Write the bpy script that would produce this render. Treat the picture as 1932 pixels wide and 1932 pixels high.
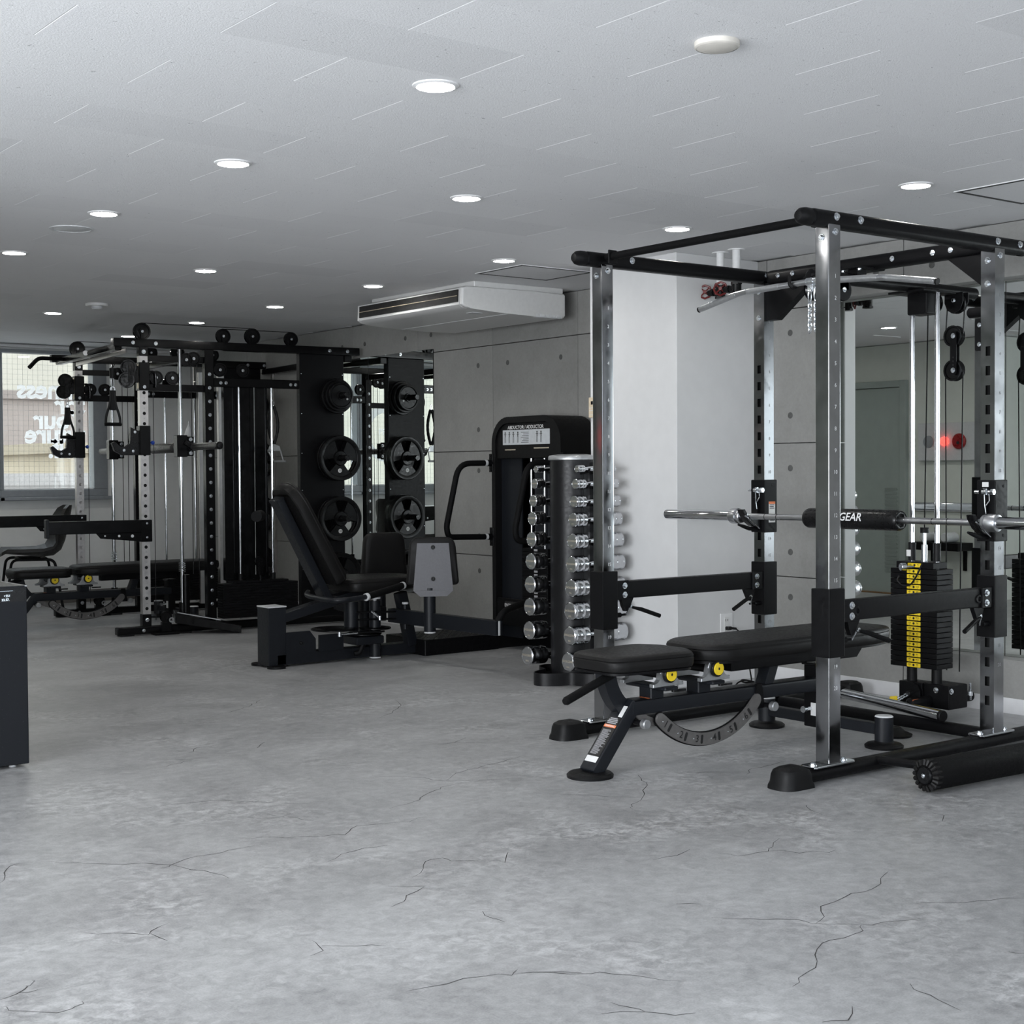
import bpy, bmesh, math, random
from mathutils import Vector, Matrix
random.seed(7)
for o in list(bpy.data.objects):
    bpy.data.objects.remove(o, do_unlink=True)
SC = bpy.context.scene
COL = SC.collection
PI = math.pi
# ------------------------------------------------------------------ camera
cam = bpy.data.cameras.new('camera')
cam.sensor_width = 36.0
cam.lens = 2749.5 / 1932.0 * 36.0
cam.clip_start = 0.05
cam_o = bpy.data.objects.new('camera', cam)
COL.objects.link(cam_o)
PITCH, ROLL, YAW = 0.0275948, -0.00655234, 0.651916
def _room(d):
    s, c = math.sin(YAW), math.cos(YAW)
    return Vector((d[0]*c + d[1]*s, -d[0]*s + d[1]*c, d[2]))
_cp, _sp, _cr, _sr = math.cos(PITCH), math.sin(PITCH), math.cos(ROLL), math.sin(ROLL)
_r, _u, _f = Vector((1, 0, 0)), Vector((0, _sp, _cp)), Vector((0, _cp, -_sp))
CR, CU, CF = _room(_r*_cr + _u*_sr), _room(_r*-_sr + _u*_cr), _room(_f)
M = Matrix(((CR.x, CU.x, -CF.x, 0), (CR.y, CU.y, -CF.y, 0), (CR.z, CU.z, -CF.z, 1.15), (0, 0, 0, 1)))
cam_o.matrix_world = M
SC.camera = cam_o
# ------------------------------------------------------------------ view, world, daylight
SC.view_settings.view_transform = 'Standard'
SC.view_settings.look = 'None'
SC.view_settings.gamma = 1.0
SC.view_settings.use_curve_mapping = False
SC.view_settings.exposure = 1.58
world = bpy.data.worlds.new('overcast_sky')
SC.world = world
world.use_nodes = True
bg = world.node_tree.nodes['Background']
bg.inputs[0].default_value = (0.86, 0.93, 1.0, 1)
bg.inputs[1].default_value = 1.1
def area(name, loc, rot, sx, sy, power, col):
    l = bpy.data.lights.new(name, 'AREA')
    l.shape = 'RECTANGLE'; l.size = sx; l.size_y = sy
    l.energy = power; l.color = col
    o = bpy.data.objects.new(name, l)
    o.location = loc; o.rotation_euler = rot
    COL.objects.link(o)
    return o
# daylight entering through the glazing behind and to the left of the camera
DAY = (0.93, 0.96, 1.0)
area('daylight_back_window', (1.4, -2.96, 1.25), (PI/2, 0, PI), 7.6, 1.9, 230, DAY)
area('daylight_side_window', (-2.96, 1.2, 1.25), (PI/2, 0, PI/2*-1), 6.6, 1.9, 150, DAY)
# ------------------------------------------------------------------ helpers
def sock(n, *names):
    for k in names:
        if k in n.inputs: return n.inputs[k]
class NT:
    def __init__(s, name):
        s.m = bpy.data.materials.new(name); s.m.use_nodes = True
        s.t = s.m.node_tree; s.n = s.t.nodes; s.l = s.t.links
        s.b = s.n['Principled BSDF']
    def node(s, typ, **kw):
        n = s.n.new(typ)
        for k, v in kw.items():
            if k in n.inputs.keys(): n.inputs[k].default_value = v
            else: setattr(n, k, v)
        return n
    def link(s, a, b): s.l.new(a, b)
    def coord(s, scale=(1, 1, 1), kind='Object'):
        tc = s.node('ShaderNodeTexCoord'); mp = s.node('ShaderNodeMapping')
        mp.inputs['Scale'].default_value = scale
        s.link(tc.outputs[kind], mp.inputs[0]); return mp.outputs[0]
    def noise(s, vec, scale, detail=4, rough=.55, dist=0):
        n = s.node('ShaderNodeTexNoise', Scale=scale, Detail=detail, Roughness=rough, Distortion=dist)
        s.link(vec, n.inputs['Vector']); return n.outputs['Fac']
    def ramp(s, fac, stops):
        r = s.node('ShaderNodeValToRGB')
        while len(r.color_ramp.elements) < len(stops): r.color_ramp.elements.new(.5)
        for e, (p, c) in zip(r.color_ramp.elements, stops):
            e.position = p
            e.color = (*c, 1) if hasattr(c, '__len__') else (c, c, c, 1)
        s.link(fac, r.inputs[0]); return r.outputs[0]
    def mix(s, fac, a, b, mode='MIX'):
        m = s.node('ShaderNodeMix'); m.data_type = 'RGBA'; m.blend_type = mode
        for i, v in ((0, fac), (6, a), (7, b)):
            if hasattr(v, 'is_linked'): s.link(v, m.inputs[i])
            elif hasattr(v, '__len__'): m.inputs[i].default_value = (*v, 1)
            else: m.inputs[i].default_value = v
        return m.outputs[2]
    def bump(s, h, strength, dist):
        b = s.node('ShaderNodeBump'); b.inputs['Strength'].default_value = strength
        b.inputs['Distance'].default_value = dist
        s.link(h, b.inputs['Height']); s.link(b.outputs[0], s.b.inputs['Normal'])
def pm(name, col, rough=.5, metal=0.0, var=.12, scale=40, bump=0.0, bdist=.001, spec=.5, rvar=.08, emit=None, es=0):
    t = NT(name)
    v = t.coord()
    f = t.noise(v, scale, 3)
    lo = tuple(max(0, c*(1-var)) for c in col); hi = tuple(min(1, c*(1+var)) for c in col)
    t.link(t.ramp(f, [(.3, lo), (.7, hi)]), t.b.inputs['Base Color'])
    t.link(t.ramp(f, [(.3, max(0, rough-rvar)), (.7, min(1, rough+rvar))]), t.b.inputs['Roughness'])
    t.b.inputs['Metallic'].default_value = metal
    t.b.inputs['Specular IOR Level'].default_value = spec
    if bump:
        t.bump(t.noise(v, scale*12, 2), bump, bdist)
    if emit:
        t.b.inputs['Emission Color'].default_value = (*emit, 1); t.b.inputs['Emission Strength'].default_value = es
    return t.m
MT = {}
MT['post'] = pm('zinc_chrome_upright', (.33, .335, .345), .13, 1, .10, 12, rvar=.06)
MT['chrome'] = pm('polished_chrome', (.60, .61, .63), .10, 1, .05, 30, rvar=.04)
MT['steel'] = pm('brushed_steel', (.56, .57, .59), .30, 1, .03, 20, rvar=.03)
MT['zinc'] = pm('zinc_plated_bolt', (.72, .75, .78), .22, 1, .08, 90)
MT['perf'] = pm('satin_perforated_steel', (.62, .60, .59), .38, 1, .08, 30)
MT['black'] = pm('black_powder_coat', (.0032, .0032, .0038), .45, 0, .2, 60, .1, .0006, .16)
MT['gloss'] = pm('gloss_black_enamel', (.0032, .0032, .0036), .22, 0, .2, 40, spec=.22, rvar=.05)
MT['graph'] = pm('graphite_powder_coat', (.0075, .0088, .0118), .42, 0, .15, 70, .12, .0006, .3)
MT['vinyl'] = pm('black_vinyl_upholstery', (.0062, .0059, .0059), .48, 0, .15, 80, .3, .0008, .22)
MT['foam'] = pm('black_foam_sleeve', (.0034, .0034, .0037), .62, 0, .2, 120, .4, .001, .12)
MT['rubber'] = pm('black_rubber', (.0042, .0042, .0046), .5, 0, .15, 60, .1, .0005, .22)
MT['plastic'] = pm('black_plastic', (.005, .005, .0055), .30, 0, .15, 60, spec=.3)
MT['pulley'] = pm('shiny_black_nylon', (.004, .004, .0045), .13, 0, .15, 60, spec=.4)
MT['iron'] = pm('dark_iron_plate', (.0035, .0035, .0038), .34, 0, .2, 60, .12, .001, .22)
MT['yellow'] = pm('yellow_enamel', (.80, .58, .02), .4, 0, .05)
MT['cast'] = pm('silver_cast_aluminium', (.46, .47, .48), .38, .85, .08, 70, .1, .0006)
MT['white'] = pm('white_enamel', (.74, .74, .74), .35, 0, .03)
MT['wcap'] = pm('pale_grey_end_cap', (.60, .61, .62), .4, 0, .05)
MT['acw'] = pm('white_appliance_plastic', (.70, .70, .69), .38, 0, .03)
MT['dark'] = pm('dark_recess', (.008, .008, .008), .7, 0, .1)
MT['label'] = pm('white_sticker', (.68, .68, .67), .45, 0, .05)
MT['grlab'] = pm('pale_grey_placard', (.50, .52, .54), .4, 0, .06)
MT['orange'] = pm('orange_sticker', (.72, .20, .07), .45, 0, .05)
MT['print'] = pm('black_print', (.01, .01, .01), .5, 0, .1)
MT['wprint'] = pm('white_print', (.75, .75, .75), .5, 0, .03)
MT['gprint'] = pm('grey_print', (.34, .34, .35), .5, 0, .05)
MT['gold'] = pm('pale_gold_print', (.42, .37, .29), .4, 0, .05)
MT['red'] = pm('red_valve_enamel', (.13, .012, .011), .4, 0, .2)
MT['blue'] = pm('blue_plastic', (.01, .06, .40), .35, 0, .1)
MT['beige'] = pm('beige_plastic', (.62, .52, .38), .45, 0, .05)
MT['cream'] = pm('cream_plastic_disc', (.60, .57, .52), .5, 0, .05)
MT['brown'] = pm('brown_leatherette', (.009, .0075, .0062), .5, 0, .2, 50, .3, .001)
MT['alu'] = pm('grey_aluminium_frame', (.30, .32, .34), .45, .3, .06, 30)
MT['gun'] = pm('gunmetal_angle_plate', (.105, .100, .097), .42, 0, .12, 50)
MT['pipe'] = pm('white_painted_pipe', (.72, .72, .72), .45, 0, .04)
MT['alarm'] = pm('red_alarm_plastic', (.28, .01, .012), .3, 0, .1)
MT['lamp_red'] = pm('lit_red_lamp', (.8, .02, .02), .3, 0, .05, emit=(1, .05, .04), es=1.5)
MT['lens'] = pm('lit_lamp_lens', (.9, .9, .9), .5, 0, .01, emit=(1, .985, .95), es=34.0)
MT['lcd'] = pm('lit_display_digits', (.5, .6, .7), .4, 0, .02, emit=(.75, .88, 1), es=.45)
MT['tint'] = pm('smoked_shroud', (.004, .0042, .0046), .14, 0, .15, 20, spec=.35)
# ------------------------------------------------------------------ mesh builder
def ortho(d):
    d = Vector(d).normalized()
    u = d.cross(Vector((0, 0, 1)))
    if u.length < 1e-4: u = d.cross(Vector((0, 1, 0)))
    u.normalize()
    return d, u, u.cross(d).normalized()
class MB:
    def __init__(s): s.bm = bmesh.new(); s.wn = False
    def _bev(s, faces, off, seg=2):
        s.wn = True
        es = list({e for f in faces for e in f.edges})
        bmesh.ops.bevel(s.bm, geom=es, offset=off, offset_type='OFFSET', segments=seg, profile=.5, affect='EDGES', clamp_overlap=True)
    def poly8(s, v, bev=0, seg=2):
        vs = [s.bm.verts.new(p) for p in v]
        fs = [s.bm.faces.new([vs[i] for i in q]) for q in ((0, 3, 2, 1), (4, 5, 6, 7), (0, 1, 5, 4), (1, 2, 6, 5), (2, 3, 7, 6), (3, 0, 4, 7))]
        if bev: s._bev(fs, bev, seg)
        return s
    def box(s, x0, x1, y0, y1, z0, z1, bev=0, seg=2):
        return s.poly8([(x0, y0, z0), (x1, y0, z0), (x1, y1, z0), (x0, y1, z0), (x0, y0, z1), (x1, y0, z1), (x1, y1, z1), (x0, y1, z1)], bev, seg)
    def bar(s, a, b, w, h, up=(0, 0, 1), bev=0, seg=2):
        """rectangular bar from a to b; w sideways, h along up"""
        a, b = Vector(a), Vector(b); d = (b-a).normalized()
        sd = d.cross(Vector(up))
        if sd.length < 1e-5: sd = d.cross(Vector((0, 1, 0)))
        sd.normalize(); u = sd.cross(d).normalized()
        sd *= w/2; u *= h/2
        return s.poly8([a-sd-u, a+sd-u, b+sd-u, b-sd-u, a-sd+u, a+sd+u, b+sd+u, b-sd+u], bev, seg)
    def lathe(s, prof, o, d, n=20):
        """prof: list of (radius, distance along d)"""
        o = Vector(o); d, u, w = ortho(d)
        rings = []
        for r, t in prof:
            if r < 1e-6: rings.append([s.bm.verts.new(o+d*t)])
            else: rings.append([s.bm.verts.new(o+d*t+(u*math.cos(2*PI*i/n)+w*math.sin(2*PI*i/n))*r) for i in range(n)])
        for A, B in zip(rings, rings[1:]):
            for i in range(n):
                j = (i+1) % n
                if len(A) == 1 and len(B) == 1: continue
                if len(A) == 1: s.bm.faces.new((A[0], B[i], B[j]))
                elif len(B) == 1: s.bm.faces.new((A[i], B[0], A[j]))
                else: s.bm.faces.new((A[i], B[i], B[j], A[j]))
        return s
    def cyl(s, a, b, r, n=16, r2=None, ch=0):
        a, b = Vector(a), Vector(b); L = (b-a).length; r2 = r if r2 is None else r2
        if ch: return s.lathe([(0, 0), (r-ch, 0), (r, ch), (r2, L-ch), (r2-ch, L), (0, L)], a, b-a, n)
        return s.lathe([(0, 0), (r, 0), (r2, L), (0, L)], a, b-a, n)
    def tube(s, pts, r, n=10, closed=False):
        P = [Vector(p) for p in pts]; N = len(P)
        rings = []; u = None
        for i in range(N):
            if closed: d = (P[(i+1) % N]-P[i-1]).normalized()
            else: d = (P[min(i+1, N-1)]-P[max(i-1, 0)]).normalized()
            if u is None: _, u, _ = ortho(d)
            u = (u-d*u.dot(d))
            if u.length < 1e-5: _, u, _ = ortho(d)
            u.normalize(); w = u.cross(d)
            rr = r[i] if hasattr(r, '__len__') else r
            rings.append([s.bm.verts.new(P[i]+(u*math.cos(2*PI*k/n)+w*math.sin(2*PI*k/n))*rr) for k in range(n)])
        for i in range(N if closed else N-1):
            A, B = rings[i], rings[(i+1) % N]
            for k in range(n):
                j = (k+1) % n
                s.bm.faces.new((A[k], B[k], B[j], A[j]))
        if not closed:
            s.bm.faces.new(rings[0]); s.bm.faces.new(rings[-1][::-1])
        return s
    def prism(s, pts, o, ux, uy, th, bev=0, seg=1):
        """2D outline pts in plane (o,ux,uy) extruded by vector th"""
        o, ux, uy, th = map(Vector, (o, ux, uy, th))
        A = [s.bm.verts.new(o+ux*p[0]+uy*p[1]) for p in pts]
        B = [s.bm.verts.new(o+ux*p[0]+uy*p[1]+th) for p in pts]
        n = len(A); fs = [s.bm.faces.new(A), s.bm.faces.new(B[::-1])]
        for i in range(n): fs.append(s.bm.faces.new((A[i], B[i], B[(i+1) % n], A[(i+1) % n])))
        if bev:
            s.wn = True
            es = [e for f in fs[:2] for e in f.edges]
            bmesh.ops.bevel(s.bm, geom=es, offset=bev, offset_type='OFFSET', segments=seg, profile=.5, affect='EDGES', clamp_overlap=True)
        return s
    def ring(s, c, d, r0, r1, t0, t1, n=28):
        """flat ring (washer) round axis d"""
        return s.lathe([(r0, t0), (r1, t0), (r1, t1), (r0, t1), (r0, t0)], c, d, n)
    def loft(s, secs, close=True):
        """list of closed point loops with the same count"""
        R = [[s.bm.verts.new(p) for p in q] for q in secs]; n = len(R[0])
        for A, B in zip(R, R[1:]):
            for i in range(n):
                j = (i+1) % n
                s.bm.faces.new((A[i], B[i], B[j], A[j]))
        if close:
            s.bm.faces.new(R[0]); s.bm.faces.new(R[-1][::-1])
        return s
    def text(s, txt, o, ux, uy, size, off=0.0, shear=0.0, align='CENTER', space=1.0, lift=0.0):
        cu = bpy.data.curves.new('t', 'FONT'); cu.body = txt; cu.size = size
        cu.align_x = align; cu.align_y = 'CENTER'; cu.offset = off*size; cu.shear = shear; cu.space_character = space
        cu.resolution_u = 2; cu.fill_mode = 'FRONT'
        ob = bpy.data.objects.new('t', cu); COL.objects.link(ob)
        dg = bpy.context.evaluated_depsgraph_get(); dg.update()
        me = bpy.data.meshes.new_from_object(ob.evaluated_get(dg))
        o, ux, uy = Vector(o), Vector(ux).normalized(), Vector(uy).normalized()
        nz = ux.cross(uy)
        vs = [s.bm.verts.new(o+ux*v.co.x+uy*v.co.y+nz*lift) for v in me.vertices]
        for p in me.polygons:
            try: s.bm.faces.new([vs[i] for i in p.vertices])
            except ValueError: pass
        bpy.data.objects.remove(ob); bpy.data.meshes.remove(me); bpy.data.curves.remove(cu)
        return s
    def mesh(s, name, mat, o=(0, 0, 0), flat=False):
        bmesh.ops.translate(s.bm, verts=s.bm.verts, vec=-Vector(o))
        bmesh.ops.recalc_face_normals(s.bm, faces=s.bm.faces)
        me = bpy.data.meshes.new(name); s.bm.to_mesh(me); s.bm.free()
        if not flat:
            me.polygons.foreach_set('use_smooth', [True]*len(me.polygons))
            me.set_sharp_from_angle(angle=math.radians(35))
        me.materials.append(MT[mat] if isinstance(mat, str) else mat)
        if s.wn and not flat: weight_normals(me)
        return me
def weight_normals(me):
    """face-area weighted corner normals so bevelled flats shade flat"""
    nv = len(me.vertices); npoly = len(me.polygons)
    sharp = {}
    at = me.attributes.get('sharp_edge')
    sh = [d.value for d in at.data] if at else [False]*len(me.edges)
    ek = {tuple(sorted(e.vertices)): sh[e.index] for e in me.edges}
    v2p = [[] for _ in range(nv)]
    for p in me.polygons:
        for v in p.vertices: v2p[v].append(p.index)
    pv = [list(p.vertices) for p in me.polygons]; pn = [p.normal.copy() for p in me.polygons]; pa = [p.area for p in me.polygons]
    out = [None]*len(me.loops)
    for v in range(nv):
        todo = set(v2p[v])
        while todo:
            st = [todo.pop()]; grp = [st[0]]
            while st:
                f = st.pop(); L = pv[f]; i = L.index(v)
                for w in (L[i-1], L[(i+1) % len(L)]):
                    if ek.get(tuple(sorted((v, w)))): continue
                    for g_ in list(todo):
                        if w in pv[g_]:
                            todo.discard(g_); st.append(g_); grp.append(g_)
            n = Vector((0, 0, 0))
            for f in grp: n += pn[f]*pa[f]
            n = n.normalized() if n.length > 1e-12 else pn[grp[0]]
            for f in grp:
                out[me.polygons[f].loop_start+pv[f].index(v)] = n
    me.normals_split_custom_set([tuple(n) if n is not None else (0, 0, 0) for n in out])
def fillet(pts, rad, n=5):
    P = [Vector(p) for p in pts]; out = [P[0]]
    for a, b, c in zip(P, P[1:], P[2:]):
        r = min(rad, (a-b).length*.49, (c-b).length*.49)
        p, q = b+(a-b).normalized()*r, b+(c-b).normalized()*r
        for i in range(n+1):
            t = i/n; out.append(p*(1-t)**2+b*2*t*(1-t)+q*t*t)
    out.append(P[-1]); return out
def rrect(w, h, r, n=4):
    """rounded rectangle outline centred on 0"""
    pts = []
    for cx, cy, a in ((w/2-r, h/2-r, 0), (-w/2+r, h/2-r, 90), (-w/2+r, -h/2+r, 180), (w/2-r, -h/2+r, 270)):
        for i in range(n+1):
            t = math.radians(a+90*i/n); pts.append((cx+r*math.cos(t), cy+r*math.sin(t)))
    return pts
def tagp(o, label=None, cat=None, group=None, kind=None):
    for k, v in (('label', label), ('category', cat), ('group', group), ('kind', kind)):
        if v: o[k] = v
    return o
class Thing:
    def __init__(s, name, label, cat, loc=(0, 0, 0), group=None, rz=0):
        s.o = Vector(loc); s.r = bpy.data.objects.new(name, None)
        s.r.empty_display_size = .1
        COL.objects.link(s.r); s.r.location = loc; s.r.rotation_euler.z = rz
        tagp(s.r, label, cat, group)
    def part(s, name, mb, mat, parent=None, label=None, kind=None, flat=False):
        me = mb.mesh(name, mat, s.o, flat)
        o = bpy.data.objects.new(name, me); COL.objects.link(o)
        o.parent = parent or s.r
        return tagp(o, label, kind=kind)
    def again(s, src, off=(0, 0, 0), parent=None, rot=None):
        o = src.copy(); COL.objects.link(o); o.parent = parent or src.parent
        o.location = off
        if rot: o.rotation_euler = rot
        return o
def solo(name, mb, mat, label=None, cat=None, group=None, kind=None, loc=(0, 0, 0), flat=False):
    me = mb.mesh(name, mat, loc, flat)
    o = bpy.data.objects.new(name, me); COL.objects.link(o); o.location = loc
    return tagp(o, label, cat, group, kind)
def child(name, mb, mat, parent, flat=False, label=None, kind=None):
    me = mb.mesh(name, mat, parent.location, flat)
    o = bpy.data.objects.new(name, me); COL.objects.link(o); o.parent = parent
    return tagp(o, label, kind=kind)
def copy_tree(o, parent=None):
    c = o.copy(); COL.objects.link(c); c.parent = parent
    for ch in list(o.children): copy_tree(ch, c)
    return c
_BOLT = {}
def bolt(T, p, d, r=.011, parent=None, mat='zinc'):
    """hex bolt head with washer; one shared mesh per size and axis"""
    k = (round(r, 4), tuple(round(x, 2) for x in d), mat)
    if k not in _BOLT:
        mb = MB(); D, u, w = ortho(d)
        mb.lathe([(0, 0), (r*1.35, 0), (r*1.35, r*.2), (0, r*.2)], (0, 0, 0), D, 14)
        mb.lathe([(0, r*.2), (r*.92, r*.2), (r*.92, r*.85), (r*.7, r*1.0), (0, r*1.0)], (0, 0, 0), D, 6)
        _BOLT[k] = mb.mesh('bolt', mat)
    o = bpy.data.objects.new('bolt', _BOLT[k]); COL.objects.link(o)
    o.parent = parent or T.r; o.location = Vector(p)-T.o
    return o
def pulley(mb, c, d, r, w=.022, n=22):
    """grooved wheel"""
    mb.lathe([(0, -w/2), (r*.35, -w/2), (r*.38, -w*.3), (r*.78, -w*.3), (r*.84, -w/2), (r, -w/2), (r*.86, 0), (r, w/2), (r*.84, w/2), (r*.78, w*.3), (r*.38, w*.3), (r*.35, w/2), (0, w/2)], c, d, n)
    return mb
# ------------------------------------------------------------------ surface materials
def mat_floor():
    t = NT('cement_look_vinyl_floor'); v = t.coord()
    vs = t.coord((1.0, 1.7, 1))
    big = t.noise(vs, .62, 6, .62, .8)
    med = t.noise(v, 3.2, 8, .68, 1.2)
    fine = t.noise(v, 26, 6, .7, .5)
    grain = t.noise(v, 190, 3, .6)
    c = t.ramp(big, [(.34, (.17, .173, .178)), (.50, (.34, .344, .35)), (.66, (.54, .545, .553))])
    c = t.mix(.42, c, t.ramp(med, [(.33, (.15, .153, .156)), (.5, (.33, .333, .337)), (.66, (.54, .545, .55))]))
    patch = t.ramp(t.noise(v, 1.6, 6, .65, .8), [(.50, 0.0), (.66, 1.0)])
    c = t.mix(patch, c, t.mix(t.ramp(fine, [(.42, 0.0), (.62, 1.0)]), c, (.60, .605, .61)))
    c = t.mix(.38, c, t.ramp(fine, [(.30, .12), (.70, .60)]))
    c = t.mix(.18, c, t.ramp(grain, [(.3, .12), (.7, .5)]))
    # faint tone steps between the laid sheets
    tc = t.coord((1.1, 1.1, 1)); ck = t.node('ShaderNodeTexBrick', Scale=1.0)
    ck.inputs['Color1'].default_value = (.92, .92, .92, 1); ck.inputs['Color2'].default_value = (1.06, 1.06, 1.06, 1)
    ck.inputs['Mortar'].default_value = (.82, .82, .82, 1); ck.inputs['Mortar Size'].default_value = .0012
    ck.inputs['Brick Width'].default_value = 1.0; ck.inputs['Row Height'].default_value = .5
    t.link(tc, ck.inputs['Vector'])
    c = t.mix(.55, c, ck.outputs[0], 'MULTIPLY')
    t.link(c, t.b.inputs['Base Color'])
    t.link(t.ramp(fine, [(.2, .30), (.8, .46)]), t.b.inputs['Roughness'])
    t.b.inputs['Specular IOR Level'].default_value = .42
    t.bump(t.mix(.5, fine, grain), .10, .002)
    return t.m
def mat_ceiling():
    t = NT('rockwool_ceiling_tile'); v = t.coord()
    oi = t.node('ShaderNodeObjectInfo')
    tone = t.ramp(oi.outputs['Random'], [(0, (.70, .70, .71)), (.10, (.735, .735, .745)), (.6, (.755, .755, .765)), (1, (.76, .76, .768))])
    vw = t.node('ShaderNodeNewGeometry')
    mp = t.node('ShaderNodeMapping'); mp.inputs['Scale'].default_value = (1, 1.8, 1)
    t.link(vw.outputs['Position'], mp.inputs[0])
    sp = t.noise(mp.outputs[0], 62, 3, .65, .9)
    pit = t.ramp(sp, [(.255, 1.0), (.315, 0.0)])
    c = t.mix(pit, tone, (.26, .26, .27))
    t.link(c, t.b.inputs['Base Color'])
    t.b.inputs['Roughness'].default_value = .85
    t.b.inputs['Specular IOR Level'].default_value = .2
    rel = t.mix(.5, t.noise(mp.outputs[0], 160, 3, .6, .8), t.ramp(sp, [(.22, 0.0), (.33, 1.0)]))
    t.bump(rel, .7, .006)
    return t.m
def mat_concrete():
    t = NT('fair_faced_concrete')
    g = t.node('ShaderNodeNewGeometry'); v = g.outputs['Position']
    oi = t.node('ShaderNodeObjectInfo')
    a = t.noise(v, 1.1, 5, .6, .4); b = t.noise(v, 7, 6, .65, .5); f = t.noise(v, 60, 4, .6)
    c = t.ramp(a, [(.3, (.215, .212, .200)), (.55, (.285, .282, .268)), (.75, (.335, .332, .318))])
    c = t.mix(.35, c, t.ramp(b, [(.3, (.20, .198, .186)), (.7, (.37, .366, .352))]))
    c = t.mix(.2, c, t.ramp(f, [(.3, .18), (.7, .36)]))
    c = t.mix(.25, c, t.ramp(oi.outputs['Random'], [(0, (.22, .218, .21)), (1, (.33, .328, .31))]))
    t.link(c, t.b.inputs['Base Color'])
    t.b.inputs['Roughness'].default_value = .72
    t.b.inputs['Specular IOR Level'].default_value = .3
    t.bump(t.mix(.5, b, f), .12, .003)
    return t.m
MT['floor'] = mat_floor(); MT['ceil'] = mat_ceiling(); MT['conc'] = mat_concrete()
MT['plug'] = pm('grey_mortar_plug', (.095, .095, .092), .8, 0, .2, 60)
MT['paint'] = pm('white_wall_paint', (.62, .62, .62), .7, 0, .02, 14, .15, .001, .25)
MT['gpaint'] = pm('pale_grey_green_wall_paint', (.68, .70, .65), .7, 0, .03, 10, .1, .001, .25)
MT['fpaint'] = pm('grey_wall_paint', (.80, .81, .80), .7, 0, .03, 10, .1, .001, .25)
MT['doorp'] = pm('grey_green_door_enamel', (.32, .36, .34), .45, 0, .04, 10)
MT['skirt'] = pm('white_skirting', (.72, .72, .73), .5, 0, .03, 20)
MT['bskirt'] = pm('brown_grey_skirting', (.13, .12, .11), .55, 0, .1, 20)
MT['wood'] = pm('brown_wood_threshold', (.20, .11, .05), .5, 0, .2, 20)
MT['crack'] = pm('dark_hairline', (.05, .048, .046), .7, 0, .2, 60)
MT['cseam'] = pm('pale_tile_edge', (.80, .80, .80), .8, 0, .02)
MT['hatchedge'] = pm('dark_hatch_gap', (.03, .03, .03), .6, 0, .1)  # even dark tone of the hatch frame
t = NT('silvered_mirror'); t.b.inputs['Metallic'].default_value = 1; t.b.inputs['Roughness'].default_value = 0.0
f_ = t.noise(t.coord(), 2, 2); t.link(t.ramp(f_, [(.3, (.80, .84, .82)), (.7, (.82, .855, .835))]), t.b.inputs['Base Color']); MT['mirror'] = t.m
t = NT('window_glass'); gl = t.node('ShaderNodeBsdfGlossy'); gl.inputs['Roughness'].default_value = .02
tr = t.node('ShaderNodeBsdfTransparent'); f_ = t.noise(t.coord(), 3, 2)
t.link(t.ramp(f_, [(.3, (.90, .92, .92)), (.7, (.94, .96, .96))]), tr.inputs[0])
mx = t.node('ShaderNodeMixShader'); mx.inputs[0].default_value = .05
t.link(tr.outputs[0], mx.inputs[1]); t.link(gl.outputs[0], mx.inputs[2])
t.link(mx.outputs[0], t.n['Material Output'].inputs[0]); MT['glass'] = t.m
t = NT('white_window_film'); d_ = t.node('ShaderNodeBsdfTranslucent'); d2 = t.node('ShaderNodeBsdfDiffuse'); f_ = t.noise(t.coord(), 5, 2)
c_ = t.ramp(f_, [(.3, (.93, .93, .93)), (.7, (.96, .96, .96))]); t.link(c_, d_.inputs[0]); t.link(c_, d2.inputs[0])
mx = t.node('ShaderNodeMixShader'); mx.inputs[0].default_value = .2; t.link(d_.outputs[0], mx.inputs[1]); t.link(d2.outputs[0], mx.inputs[2]); t.link(mx.outputs[0], t.n['Material Output'].inputs[0]); MT['film'] = t.m
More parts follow.
